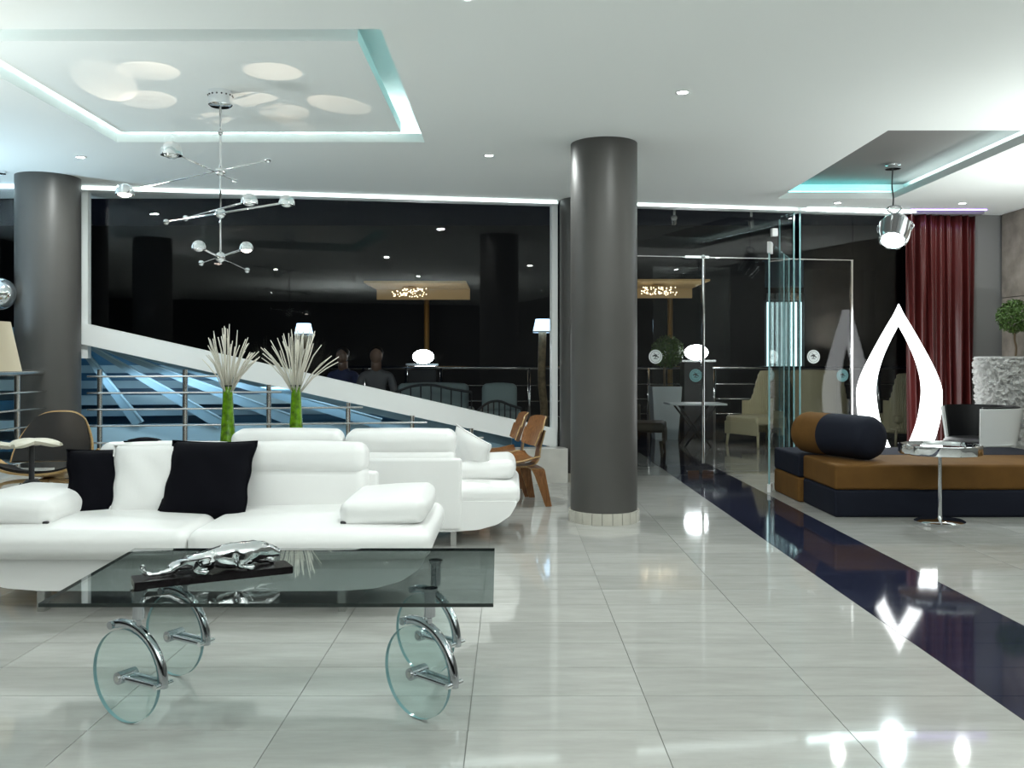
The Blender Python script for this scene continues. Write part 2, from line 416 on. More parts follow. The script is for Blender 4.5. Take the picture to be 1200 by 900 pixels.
# left facet behind the column
w2 = bpy.data.objects.new('window_2', None); C.objects.link(w2); w2.location = (-4.1, 8.40, 0); struct(w2, 'narrow dark window past the left column', 'window'); ROOT[w2] = Matrix.Translation((-4.1, 8.40, 0))
obj('pane', prism(B(), [(-2.5, .75), (0, 1.45), (0, CZ), (-2.5, CZ)], .0, .012, 'y'), 'glass', w2)
obj('sill_beam', prism(B(), [(-2.5, .83), (.05, 1.54), (.05, 1.33), (-2.5, .62)], -.08, .08, 'y'), 'white_paint', w2)
obj('head_trim', box(B(), -2.5, .1, -.1, .05, CZ-.035, CZ), 'white_paint', w2)
obj('light_strip', box(B(), -2.4, -.15, -.112, -.101, CZ-.030, CZ-.008), 'added_led_blue', w2)  # added bluish strip, brightens the ceiling near the left column
obj('window_frame', box(B(), -.12, .05, -.05, .05, 1.3, CZ), 'white_paint', w2)

# ---- blue glazed roof seen under the sloping beam
gr = thing('glass_roof', 'blue steel and glass roof slope seen below the sloping white beam', 'roof', (0, WY, 0), TH)
D0 = .16
def wp(x, y, d): s = ws(x, d); return Vector((s, d, wz(x, y, d)))
obj('back_panel', prism(B(), [(ws(60, .95), -.3), (ws(640, .95), -.3), (ws(640, .95), wz(640, 512, .95)), (ws(60, .95), wz(60, 386, .95))], .95, 1.0, 'y'), 'blue_dark', gr)
for (y0_, y1_, m_, d_, xe_) in ((497, 552, 'blue_pale', .55, 600), (479, 487, 'blue_steel', .72, 510), (463, 474, 'blue_pale', .80, 440), (446, 455, 'blue_steel', .88, 362), (428, 437, 'blue_steel', .92, 280)):
    obj('purlin', box(B(), ws(70, d_), ws(xe_, d_), d_, d_+.06, wz(200, y1_, d_), wz(200, y0_, d_)), m_, gr)
ap = wp(84, 394, .10)
for i, (bx, wd) in enumerate(((162, .10), (258, .11), (352, .11), (446, .11), (540, .11))):
    e = wp(bx, 497, .50); d = (e-ap).normalized(); sd = Vector((d.z, 0, -d.x)).normalized()
    b = B(); P = [ap, e]
    vs = []
    for p, ww in ((ap, .03), (e, wd)):
        for dy in (0, .07):
            for sg in (-.5, .5): vs.append(b.verts.new(p+sd*sg*ww+Vector((0, dy, 0))))
    for q in ((0, 1, 5, 4), (2, 6, 7, 3), (0, 4, 6, 2), (1, 3, 7, 5), (0, 2, 3, 1), (4, 5, 7, 6)): b.faces.new([vs[t] for t in q])
    rf = obj('rafter', b, 'blue_steel', gr)
    b = B(); tube(b, [ap+sd*-.015*1+Vector((0, -.004, 0)), e-sd*wd*.5+Vector((0, -.006, 0))], .010, 6); obj('rafter_edge', b, 'blue_pale', rf)
# pale blue flashing just under the beam
obj('flashing', prism(B(), [(ws(95, .1), wz(95, 400, .1)), (ws(600, .1), wz(600, 512, .1)), (ws(600, .1), wz(600, 524, .1)), (ws(95, .1), wz(95, 404, .1))], .12, .16, 'y'), 'blue_steel', gr)
lb = thing('louvre_panel', 'blue horizontal louvres behind the left handrail', 'louvres', (-4.1, 8.55, 0))
obj('back_panel', box(B(), -2.5, -.05, .25, .30, -.3, 1.5), 'blue_steel', lb)
for i in range(7):
    obj('louvre', box(B(), -2.5, -.05, .0, .2, -.05+.19*i, .05+.19*i), 'blue_pale' if i % 2 else 'blue_dark', lb)
lamp('well_light', 'AREA', (-2.3, 8.87, .95), 8, (.62, .84, 1), None, 3.4, (math.radians(62), math.radians(0), TH), None, 'RECTANGLE', .10).rotation_euler.rotate_axis('Y', math.radians(0))

# ---- marble curb and railings
cu = thing('curb', 'low pale marble curb below the big window', 'curb', (0, WY, 0), TH)
seg = [(ws(104), ws(217)), (ws(217), ws(315)), (ws(315), ws(408)), (ws(408), ws(483)), (ws(483), ws(656))]
for a, b_ in seg:
    o = obj('stone_block', box(B(), a+.002, b_-.002, -.36, -.12, 0, .33 if b_ == seg[-1][1] else .30), 'marble', cu)
rl = thing('stepped_railing', 'steel railing with posts stepping down below the sloping beam', 'railing', (0, WY, 0), TH)
DR = -.2
posts = [(117, 433), (217, 433), (315, 451), (408, 472), (483, 487), (552, 502)]
for x, y in posts:
    s = ws(x, DR); z = wz(x, y, DR)
    po = obj('post', tube(B(), [(s, DR, .30), (s, DR, z)], .024, 12), 'steel', rl, True, auto=40)
    obj('foot_plate', tube(B(), [(s, DR, .30), (s, DR, .31)], .045, 12), 'steel', po, True, auto=40)
for y, xe in ((441, 256), (460, 330), (479, 425), (498, 500), (517.5, 566)):
    z = wz(217, y, DR)
    obj('rail', tube(B(), [(ws(103, DR), DR-.03, z), (ws(xe, DR), DR-.03, z)], .009, 8), 'steel', rl, True, auto=40)
cu2 = obj('curb', box(B(), -4.12, -3.82, 4.6, 7.69, 0, .28), 'marble'); tag(cu2, 'low pale marble curb running up to the left column', 'curb')
r2 = thing('railing', 'steel railing with thick dark handrail ending at the left column', 'railing', (-3.95, 7.35, .28))
obj('handrail', tube(B(), [(0, -2.6, .80), (0, .42, .80)], .028, 14), 'steel', r2, True, auto=40)
obj('end_cap', tube(B(), [(0, .40, .80), (0, .46, .80)], .045, 16), 'chrome', r2, True, auto=40)
for yy in (0, -1.1, -2.2):
    po = obj('post', tube(B(), [(0, yy, 0), (0, yy, .775)], .022, 12), 'steel', r2, True, auto=40)
    obj('foot_plate', tube(B(), [(0, yy, 0), (0, yy, .012)], .045, 12), 'steel', po, True, auto=40)
for k in range(5): obj('rail', tube(B(), [(.03, -2.6, .08+.14*k), (.03, .45, .08+.14*k)], .008, 8), 'steel', r2, True, auto=40)

# ---- columns
def column(x, y, r, label, n=0):
    t = thing('column', label, 'column', (x, y, 0), 0)
    obj('shaft', lathe(B(), [(0, .08), (r, .08), (r, CZ), (0, CZ)], n=48), 'column', t, True, auto=40)
    if n:
        R = r+.016
        for k in range(n):
            a0, a1 = 2*PI*k/n+.008, 2*PI*(k+1)/n-.008
            P = [((R)*math.cos(a0+(a1-a0)*q/2), R*math.sin(a0+(a1-a0)*q/2)) for q in range(3)]+[((r-.03)*math.cos(a1), (r-.03)*math.sin(a1)), ((r-.03)*math.cos(a0), (r-.03)*math.sin(a0))]
            obj('plinth_tile', prism(B(), P, 0, .083), 'plinth', t)
        obj('plinth_core', lathe(B(), [(0, 0), (R-.006, 0), (R-.006, .08), (0, .08)], n=32), 'grout', t)
    else: obj('plinth', lathe(B(), [(0, 0), (r+.016, 0), (r+.016, .083), (r, .083)], n=32), 'plinth', t, True, auto=40)
    return t
column(.690, 6.77, .245, 'round dark grey column standing free on a tiled plinth', 22)
column(.735, 9.12, .245, 'round dark grey column at the window frame behind the free column')
column(-4.02, 7.98, .262, 'round dark grey column where the thick handrail ends')
column(-3.45, 4.95, .245, 'round dark grey column beside the white sofa, near the curb')

# ---- glass doors
dr = wroot('door_1'); dr['label'] = 'frameless glass door leaves with tall pull bar and round stickers'; dr['category'] = 'door'
DH = 2.245
def sticker(bm, s, d, z, r=.072):
    lathe(bm, [(0, 0), (r, 0), (r, .003), (0, .003)], n=28, mi=0, M=Matrix.Translation((s, d, z)) @ Matrix.Rotation(PI/2, 4, 'X'))
    lathe(bm, [(r*.76, .0032), (r*.80, .0032), (r*.80, .0045), (r*.76, .0045)], n=28, mi=1, M=Matrix.Translation((s, d, z)) @ Matrix.Rotation(PI/2, 4, 'X'))
    for (ax, az, bx, bz, wd) in ((-.45, .05, .0, .32, .10), (0, .32, .2, .02, .14), (.2, .02, .5, -.12, .09), (-.2, .18, .1, .1, .16), (-.3, -.25, .28, -.3, .06), (.05, -.05, -.12, -.2, .07), (-.28, .42, -.1, .5, .05), (.3, .3, .45, .36, .05)):
        a, c = Vector((s+ax*r, d-.005, z+az*r)), Vector((s+bx*r, d-.005, z+bz*r)); dd = (c-a).normalized(); n = Vector((-dd.z, 0, dd.x))*wd*r/2*1.6
        bm.faces.new([bm.verts.new(p) for p in (a+n, c+n, c-n, a-n)]).material_index = 1
    return bm
for (xa, xb, sx) in ((745, 822, 768), (825, 903, None)):
    lf = obj('door_leaf', box(B(), ws(xa if xa > 745 else 735), ws(xb), 0, .012, .012, DH), 'glass', dr)
    if sx: obj('round_sticker', sticker(B(), ws(sx), -.004, wz(sx, 418)), ['sticker_white', 'sticker_mark'], lf, label='round white sticker with dark mark')
    xm = xa+4 if xa > 800 else xb-10
    obj('floor_patch', box(B(), ws(xm)-.06, ws(xm)+.06, -.012, .024, .0, .05), 'chrome', lf)
hb = obj('pull_bar', tube(B(), [(ws(824, -.06), -.06, wz(824, 543, -.06)), (ws(824, -.06), -.06, wz(824, 303, -.06))], .016, 12), 'chrome', dr, True, auto=40)
obj('bar_cap', ball(B(), (ws(824, -.06), -.06, wz(824, 301, -.06)), .026, 12), 'chrome', hb, True)
obj('bar_bracket', box(B(), ws(802, -.05), ws(830, -.05), -.07, .0, DH-.015, DH+.01), 'chrome', hb)
obj('head_rail', box(B(), ws(735), ws(1000), -.003, .018, DH, DH+.008), 'steel', dr)
obj('transom_pane', box(B(), ws(735), ws(930), 0, .012, DH+.01, CZ-.03), 'glass', dr)
obj('head_trim', box(B(), ws(735), ws(1075), -.10, .05, CZ-.03, CZ), 'white_paint', dr)
obj('light_strip', box(B(), ws(738), ws(928), -.112, -.101, CZ-.026, CZ-.008), 'added_led_wash', dr)  # added glowing strip over the doors, more light on the ceiling
w3 = wroot('window_3'); w3['label'] = 'fixed glass panel with steel edge behind the glowing leaf lamp'; w3['category'] = 'window'
p3 = obj('pane', box(B(), ws(905), ws(998), .0, .012, .012, DH), 'glass', w3)
obj('round_sticker', sticker(B(), ws(953), -.004, wz(953, 418)), ['sticker_white', 'sticker_mark'], p3, label='round white sticker with dark mark')
obj('edge_post', box(B(), ws(997), ws(999), -.012, .02, .0, DH), 'steel', w3)
obj('pane', box(B(), ws(1000), ws(1140), .0, .012, .012, CZ-.03), 'glass', w3)
obj('transom_pane', box(B(), ws(937), ws(999), .0, .012, DH+.01, CZ-.03), 'glass', w3)
for x in (930, 937):
    fn = obj('glass_fin', box(B(), ws(x)-.006, ws(x)+.006, -.003, .30, .0, CZ-.03), 'glass', w3)
    obj('fin_edge', box(B(), ws(x)-.008, ws(x)+.008, -.010, -.004, .0, CZ-.03), 'glass_edge', fn)
obj('glass_fin', box(B(), ws(913, .5)-.005, ws(913, .5)+.005, .48, .5, .0, CZ-.03), 'glass_edge', w3)
obj('fin_clip', box(B(), ws(908, -.02)-.03, ws(908, -.02)+.03, -.03, .02, wz(908, 277), wz(908, 268)), 'white_paint', w3)
obj('light_strip', box(B(), ws(939), ws(1063), -.16, -.13, CZ-.02, CZ), 'led_white', w3)
# glass screen standing in from the door line
gs = thing('glass_screen', 'clear glass screen standing beside the daybed corner with bright clamps', 'screen', (2.32, 8.22, 0))
hx, hy = 2.93-2.32, 9.60-8.22; L_ = math.hypot(hx, hy); an = math.atan2(hy, hx)
b = box(B(), 0, L_, -.006, .006, .02, DH); b.transform(Matrix.Rotation(an, 4, 'Z')); obj('pane', b, 'glass', gs)
b = box(B(), -.002, .004, -.007, .007, .02, DH); b.transform(Matrix.Rotation(an, 4, 'Z')); obj('glass_rim', b, 'glass_edge', gs)
for z0_, z1_ in ((0, .07), (DH-.10, DH)):
    b = box(B(), -.012, .12, -.016, .016, z0_, z1_); b.transform(Matrix.Rotation(an, 4, 'Z')); obj('clamp', b, 'white_paint', gs)
# outer door line of the vestibule
d2 = wroot('door_2'); d2['label'] = 'second glass door line outside with dim round stickers'; d2['category'] = 'door'
for xs_ in (815, 987):
    lf = obj('door_leaf', box(B(), ws(xs_, .9)-.5, ws(xs_, .9)+.42, .9, .912, .012, DH), 'glass', d2)
    obj('round_sticker', sticker(B(), ws(xs_, .9), .896, wz(xs_, 440, .9), .074), ['glass_edge', 'sticker_mark'], lf, label='dim teal round sticker')

# ------------------------------------------------------------------ ceiling downlights
def downlight(x, y, label, power=DOWN_W, vis=True):
    t = thing('downlight', label, 'ceiling light', (x, y, CZ), 0, 'recessed ceiling downlights')
    obj('trim_ring', lathe(B(), [(.030, -.001), (.046, -.001), (.046, -.006), (.036, -.008), (.030, -.003)], n=24), 'white_paint', t, True)
    obj('lens', lathe(B(), [(0, -.004), (.031, -.004), (.031, -.001), (0, -.001)], n=20), 'down_lens', t)
    lamp('downlight_beam', 'AREA', (0, 0, -.012), power, DOWN_COL, t, .09)
downlight(1.025, 5.454, 'small bright downlight in the ceiling before the free column')
downlight(-.165, 7.115, 'small bright downlight in the ceiling between recess and window', DOWN_W*1.5)
downlight(-3.36, 7.17, 'small bluish bright downlight near the left column', DOWN_W*1.3)
downlight(-.19, 4.03, 'small bright downlight in the ceiling at the recess front edge')
downlight(4.56, 9.25, 'small downlight above the red curtain', DOWN_W*.35)
downlight(3.29, 9.22, 'small downlight above the glowing leaf lamp', DOWN_W*.3)
for x, y, where in ((-3.4, 2.6, 'beside the side column'), (2.3, 3.6, 'over the dark floor band'), (4.6, 5.6, 'by the stone wall'), (1.0, 1.2, 'over the open floor'), (4.4, 2.4, 'along the stone wall'), (-1.6, 1.6, 'in front of the glass table'),
                    (-3.4, -.6, 'over the side aisle'), (1.0, -1.6, 'over the rear lobby middle'), (4.4, -1.2, 'over the rear stone wall end'), (-1.2, -3.8, 'near the dark rear wall'), (3.0, -4.2, 'near the dark rear wall corner')):
    downlight(x, y, 'added unseen ceiling downlight '+where, DOWN_W*.75)  # out-of-view downlights added for more light in the lobby

# ------------------------------------------------------------------ sofas
def make_sofa(label, loc, rotz):
    t = thing('sofa', label, 'sofa', loc, rotz, 'white leather sofas back to back')
    # boat-shaped base
    prof = [(-1.10, .27), (-1.06, .20), (-.98, .145), (-.86, .112), (-.70, .10), (0, .098), (.70, .10), (.86, .112), (.98, .145), (1.06, .20), (1.10, .27)]
    b = prism(B(), prof+[(1.10, .29), (-1.10, .29)], -.40, .44, 'y')
    bmesh.ops.bevel(b, geom=[e for e in b.edges if abs(e.verts[0].co.y-e.verts[1].co.y) < .01], offset=.03, segments=3, clamp_overlap=True)
    obj('base', b, 'leather', t, True, auto=35)
    for s in (-1, 1):
        se = obj('seat_cushion', rbox(B(), (s*.562, -.03, .325), (.560, .455, .068), .055, (0, .015, .022), 7), 'leather', t, True)
        obj('seam', tube(B(), [(s*.06, -.487, .30), (s*1.05, -.487, .30)], .003, 6), 'leather_fold', se)
        M = Matrix.Translation((s*.885, -.06, .455)) @ Matrix.Rotation(-s*.06, 4, 'Y')
        ac = obj('arm_cushion', rbox(B(), (0, 0, 0), (.205, .30, .062), .05, (.01, .01, .018), 6, M), 'leather', t, True)
        obj('zip_tab', rbox(B(), (s*.70, -.345, .408), (.014, .008, .006), .004, k=1), 'black_metal', ac, True)
        obj('back_cushion', rbox(B(), (s*.356, .32, .48), (.354, .10, .13), .05, (0, .02, 0), 6), 'leather', t, True)
        M = Matrix.Translation((s*.362, .305, .648)) @ Matrix.Rotation(-.08, 4, 'X')
        hr = obj('headrest', rbox(B(), (0, 0, 0), (.352, .105, .082), .06, (.0, .012, .008), 6, M), 'leather', t, True)
        obj('hinge_bracket', box(B(), s*.56-.02, s*.56+.02, .24, .30, .560, .572), 'black_metal', hr)
    obj('rear_panel', rbox(B(), (0, .425, .335), (.755, .028, .225), .02, (0, .0, 0), 4), 'leather', t, True)
    for sx in (-.70, .70):
        for sy in (-.36, .36):
            b = box(B(), sx-.018, sx+.018, sy-.03, sy+.03, 0, .105); bmesh.ops.bevel(b, geom=b.edges[:], offset=.003, segments=1)
            obj('leg', b, 'steel', t)
    return t
sofa1 = make_sofa('white leather sofa with black and white cushions behind the glass table', (-1.485, 4.66, 0), 0)
sofa2 = dup(sofa1, (-1.06, 6.19, 0), PI, 'white leather sofa seen from the rear, facing the window')

def pillow(m, label, w, loc, yaw, lean, roll=0, th=.075, group=None, pip=True):
    o = thing('throw_pillow', label, 'cushion', loc, 0, group)
    M = Matrix.Rotation(yaw, 4, 'Z') @ Matrix.Rotation(lean, 4, 'X') @ Matrix.Rotation(roll, 4, 'Y')
    N = 18; h = w/2
    def pt(u, v, s):
        x = h*u*(1-.055*(1-v*v)); z = h*v*(1-.055*(1-u*u))
        e = max(0, (1-abs(u)**3)*(1-abs(v)**3))
        return M @ Vector((x+.004*math.sin(9*v), s*th*e**.55+.004*math.sin(7*u+5*v)*e, z))
    b = B(); gs_ = []
    for s in (-1, 1):
        gs_.append([[b.verts.new(pt(-1+2*i/N, -1+2*j/N, s)) for j in range(N+1)] for i in range(N+1)])
    for g in gs_:
        for i in range(N):
            for j in range(N): b.faces.new((g[i][j], g[i+1][j], g[i+1][j+1], g[i][j+1]))
    bmesh.ops.remove_doubles(b, verts=b.verts[:], dist=1e-5)
    obj('cover', b, m, o, True)
    if pip:
        ring = [(-1+2*i/N, -1) for i in range(N)]+[(1, -1+2*j/N) for j in range(N)]+[(1-2*i/N, 1) for i in range(N)]+[(-1, 1-2*j/N) for j in range(N+1)]
        obj('piping', tube(B(), [pt(u, v, 0) for u, v in ring], .005, 6), m, o, True)
    return o
SEAT = .405
pillow('black_cloth', 'square black cushion at the arm end of the front sofa', .39, (-2.09, 4.77, .53), .55, -.46, .03)
pillow('white_cloth', 'square white cushion between the two black cushions', .40, (-1.865, 4.775, .55), .22, -.44, -.02)
pillow('black_cloth', 'large square black cushion beside the right sofa half', .445, (-1.565, 4.745, .555), .02, -.54, .01)
pillow('black_cloth', 'small black cushion lying on top of the front sofa back', .17, (-1.99, 5.0, .728), .1, 1.45, 0, .022)
pillow('white_cloth', 'small white cushion standing in the rear sofa arm corner', .31, (-.26, 6.08, .555), -.75, .30, .42, .06)

# ------------------------------------------------------------------ glass coffee table on glass wheels
GZ = .446
ct = thing('coffee_table', 'low clear glass coffee table on four glass wheels with chrome forks', 'table', (-.74, 3.12, 0))
b = B(); prism(b, [(-1.40, 2.72), (-.05, 2.72), (-.06, 3.53), (-1.445, 3.53)], GZ-.011, GZ, 'z', 0, 1)
obj('glass_top', b, ['table_glass', 'glass_rim'], ct, world=True)
WR = .152
def wheel(cx, cy, ux, uy, mx, my):
    """disc standing on the floor; u = direction of the fork arm (towards +u), chrome mudguard over it"""
    u = Vector((ux, uy, 0)).normalized(); n = Vector((-u.y, u.x, 0)); c = Vector((cx, cy, WR)); M = Matrix.Translation(c) @ Matrix((( u.x, 0, n.x, 0), (u.y, 0, n.y, 0), (0, 1, 0, 0), (0, 0, 0, 1)))
    b = B(); lathe(b, [(0, -.0065), (WR-.003, -.0065), (WR-.003, .0065), (0, .0065)], n=56, mi=0)
    for f in b.faces:
        if all(abs(v.co.xy.length-(WR-.003)) < 1e-4 for v in f.verts): f.material_index = 1
    b.transform(M); wh = obj('wheel', b, ['wheel_glass', 'wheel_rim'], ct, True, True, auto=30)
    def q(r, a, k=0): return c+u*(r*math.cos(a))+Vector((0, 0, r*math.sin(a)))+n*k
    fr = obj('fork', tube(B(), [q(WR+.016, math.radians(a)) for a in range(-4, 112, 4)], .0145, 10), 'chrome_dark', ct, True, True)
    b = B(); tube(b, [q(WR+.016, math.radians(109), -.02), q(WR+.016, math.radians(109), .02)], .013, 10); obj('fork_end', b, 'chrome_dark', fr, True, True, auto=40)
    for k in (-.019, .019): obj('arm', tube(B(), [q(0, 0, k), q(WR+.014, -.02, k)], [.010, .0085], 10), 'chrome_dark', fr, True, True, auto=40)
    obj('arm_bolt', tube(B(), [q(WR+.014, -.02, -.034), q(WR+.014, -.02, .034)], .009, 10), 'chrome', fr, True, True, auto=40)
    b = B(); tube(b, [q(0, 0, -.034), q(0, 0, .034)], .020, 16); obj('axle_hub', b, 'chrome_dark', wh, True, True, auto=40)
    b = B(); tube(b, [q(0, 0, -.038), q(0, 0, .038)], .010, 12); obj('axle_bolt', b, 'steel', wh, True, True, auto=40)
    for a in (30, 55, 80): obj('fork_stud', ball(B(), q(WR+.029, math.radians(a)), .006, 8), 'chrome', fr, True, True)
    s = q(WR+.016, math.radians(70)); tz = GZ-.011
    mt = obj('mount', lathe(B(), [(0, 0), (.008, 0), (.008, .028), (.019, .034), (.019, tz-s.z-.012), (.026, tz-s.z-.010), (.026, tz-s.z), (0, tz-s.z)], (s.x, s.y, s.z), 20), 'chrome_dark', ct, True, True, auto=40)
wheel(-1.237, 2.955, .89, -.46, 0, 0)
wheel(-.303, 2.99, .76, -.65, 0, 0)
wheel(-1.245, 3.40, .87, -.49, 0, 0)
wheel(-.318, 3.41, .76, -.65, 0, 0)

# ------------------------------------------------------------------ chrome panther on a dark slab
A_, B_ = Vector((-1.20, 2.925)), Vector((-.765, 3.155)); pd = B_-A_; pc = (A_+B_)/2
pan = thing('panther_sculpture', 'chrome prowling panther sculpture on a dark slab on the glass table', 'sculpture', (pc.x, pc.y, GZ), math.atan2(pd.y, pd.x))
b = box(B(), -.25, .25, -.055, .055, 0, .024); bmesh.ops.bevel(b, geom=b.edges[:], offset=.004, segments=2); obj('slab', b, 'slab', pan)
SK = [  # (name, parent, x, y, z, radius)
 ('hip', None, -.055, 0, .076, .036), ('belly', 'hip', .005, 0, .066, .027), ('rib', 'belly', .055, 0, .070, .034), ('chest', 'rib', .098, 0, .074, .037),
 ('neck', 'chest', .138, -.004, .084, .026), ('head', 'neck', .172, -.008, .084, .028), ('muz', 'head', .205, -.012, .069, .0135), ('nose', 'muz', .216, -.013, .066, .009),
 ('ear1', 'head', .166, .010, .101, .006), ('ear2', 'head', .166, -.026, .101, .006),
 ('t1', 'hip', -.100, 0, .058, .013), ('t2', 't1', -.135, 0, .038, .0085), ('t3', 't2', -.175, 0, .032, .0075), ('t4', 't3', -.212, 0, .036, .007), ('t5', 't4', -.226, 0, .054, .006), ('t6', 't5', -.214, 0, .068, .006),
 ('kn1', 'hip', -.030, -.040, .060, .024), ('hk1', 'kn1', -.072, -.042, .042, .011), ('pw1', 'hk1', -.040, -.044, .032, .010), ('to1', 'pw1', -.022, -.044, .030, .009),
 ('kn2', 'hip', -.085, .032, .052, .017), ('hk2', 'kn2', -.135, .034, .044, .010), ('pw2', 'hk2', -.115, .036, .032, .009),
 ('sh1', 'chest', .090, -.038, .060, .021), ('el1', 'sh1', .074, -.040, .040, .011), ('wr1', 'el1', .112, -.042, .033, .010), ('fp1', 'wr1', .128, -.043, .031, .010),
 ('sh2', 'chest', .120, .030, .054, .015), ('el2', 'sh2', .150, .034, .042, .011), ('wr2', 'el2', .190, .034, .034, .010), ('fp2', 'wr2', .208, .034, .032, .010)]
idx = {s[0]: i for i, s in enumerate(SK)}
me = bpy.data.meshes.new('panther'); me.from_pydata([s[2:5] for s in SK], [(idx[s[1]], i) for i, s in enumerate(SK) if s[1]], [])
me.materials.append(MATS['chrome']); po = bpy.data.objects.new('panther', me); C.objects.link(po); po.parent = pan
sm = po.modifiers.new('skin', 'SKIN'); sm.use_smooth_shade = True
for i, s in enumerate(SK):
    me.skin_vertices[0].data[i].radius = (s[5]*1.22, s[5]*1.22*(1.18 if s[0] in ('hip', 'rib', 'chest', 'belly') else 1)); me.skin_vertices[0].data[i].use_root = (i == 0)
po.modifiers.new('sub', 'SUBSURF').levels = 2; po.modifiers['sub'].render_levels = 2
tx = bpy.data.textures.new('muscle', 'CLOUDS'); tx.noise_scale = .022
dm = po.modifiers.new('muscle', 'DISPLACE'); dm.texture = tx; dm.strength = .014; dm.mid_level = .5; dm.texture_coords = 'LOCAL'

# ------------------------------------------------------------------ bent plywood lounge chairs
def make_ply_chair(label, loc, rotz):
    """front is -Y"""
    t = thing('plywood_chair', label, 'chair', loc, rotz, 'walnut plywood chairs behind the sofa')
    def seat(u, v):
        x = (u-.5)*.54; y = -.27+v*.50
        e = .93+.07*math.sin(PI*v); return (x*e, y, .372-.045*math.sin(PI*min(1, v*1.05))*.9+(.10*(abs(u-.5)*2)**3)*.35-.055*max(0, .22-v)/.22*.6+.0*v)
    obj('seat', sheet(B(), seat, 16, 14, .011, 0, 1), ['walnut', 'ply_edge'], t, True, auto=50)
    def back(u, v):
        a = (u-.5)*2; wv = .245*(1-.10*abs(2*v-1)**3); x = a*wv
        z = .47+v*.25-.02*abs(a)**4*(1 if v > .5 else -1); return (x, .245+.085*v-.055*a*a, z)
    obj('backrest', sheet(B(), back, 16, 10, .011, 0, 1), ['walnut', 'ply_edge'], t, True, auto=50)
    obj('spine', ribbon(B(), [(0, -.15, .318), (0, .05, .308), (0, .20, .315), (0, .265, .36), (0, .285, .46), (0, .325, .60)], (1, 0, 0), [.15, .15, .15, .13, .12, .11], .013, 5, 1), ['walnut', 'ply_edge'], t, True, auto=50)
    for y, spl, sgn in ((-.20, .02, -1), (.22, .035, 1)):
        obj('brace', ribbon(B(), [(-.20, y, .300), (0, y, .306), (.20, y, .300)], (0, 1, 0), .10, .013, 4, 1), ['walnut', 'ply_edge'], t, True, auto=50)
        for s in (-1, 1):
            obj('leg', ribbon(B(), [(s*.165, y, .302), (s*.215, y+sgn*.005, .285), (s*.238, y+sgn*.02, .22), (s*.25, y+sgn*.05, .10), (s*.258, y+sgn*.075, .004)], (0, 1, 0), [.10, .10, .085, .065, .05], .013, 4, 1), ['walnut', 'ply_edge'], t, True, auto=50)
    return t
pc1 = make_ply_chair('walnut bent plywood chair nearest the free column', (-.04, 7.55, 0), -PI/2-.0)
pc1.rotation_euler = (0, 0, -PI/2+.24)
dup(pc1, (-.17, 8.12, 0), -PI/2+.10, 'walnut bent plywood chair nearest the curb, half hidden')

# ------------------------------------------------------------------ three-legged shell chair, black pads
sc_ = thing('shell_chair', 'wooden shell chair with black leather back by the left column', 'chair', (-3.17, 6.25, 0), .12)
def wing(u, v):
    a = (u-.5)*2; return (a*.42, -.20+v*.44-.04*a*a, .40+.17*abs(a)**2.4-.05*v+.02*(1-v))
obj('seat', sheet(B(), wing, 22, 10, .014), 'oak', sc_, True, auto=50)
def bk(u, v):
    a = (u-.5)*2; wv = .275-.085*v*v-.02*v; return (a*wv, .17+.17*v-.055*a*a, .47+v*.345-.05*abs(a)**3.2*max(0, v-.4)/.6)
obj('backrest', sheet(B(), bk, 18, 12, .014), 'oak', sc_, True, auto=50)
def pad(u, v):
    x, y, z = bk(.03+.94*u, .02+.95*v); return (x, y-.020, z)
obj('back_pad', sheet(B(), pad, 18, 12, .024), 'black_leather', sc_, True, auto=60)
def spad(u, v):
    x, y, z = wing(.16+.68*u, .10+.8*v); return (x, y, z+.016)
obj('seat_pad', sheet(B(), spad, 18, 8, .02), 'black_leather', sc_, True, auto=60)
for s in (-1, 1):
    obj('leg', ribbon(B(), [(s*.05, -.02, .362), (s*.20, -.08, .358), (s*.26, -.12, .32), (s*.29, -.17, .16), (s*.31, -.21, .005)], (0, 1, 0), [.07, .07, .06, .05, .04], .018, 5), 'oak', sc_, True, auto=50)
obj('leg', ribbon(B(), [(0, -.05, .358), (0, .18, .352), (0, .28, .30), (0, .36, .14), (0, .40, .005)], (1, 0, 0), [.08, .09, .08, .06, .05], .018, 5), 'oak', sc_, True, auto=50)

# ------------------------------------------------------------------ small tripod stand with pale petal top
ts = thing('tripod_table', 'small tripod stand with pale petal top behind the sofa arm', 'side table', (-2.87, 5.5, 0))
for k, (ox, aa) in enumerate(((-.07, .15), (.06, -.12), (0, 1.45))):
    def petal(u, v, ox=ox, aa=aa, k=k):
        a = (u-.5)*2; wv = .075*math.sqrt(max(.02, 1-a*a)); p = Vector((a*.15, (v-.5)*2*wv, .012*math.sin(PI*v)+.014*math.sin(3*a+k)+.002*k)); p.rotate(Matrix.Rotation(aa, 3, 'Z')); return p+Vector((ox*.6, -.01*k, .672))
    obj('top_petal', sheet(B(), petal, 14, 6, .022), 'cream', ts, True, auto=60)
obj('stem', tube(B(), [(0, 0, .34), (0, 0, .664)], .016, 12), 'black_metal', ts, True, auto=40)
obj('clamp', lathe(B(), [(0, 0), (.045, 0), (.055, .03), (.05, .06), (.03, .08), (0, .08)], (0, 0, .38), 16), 'black_metal', ts, True, auto=40)
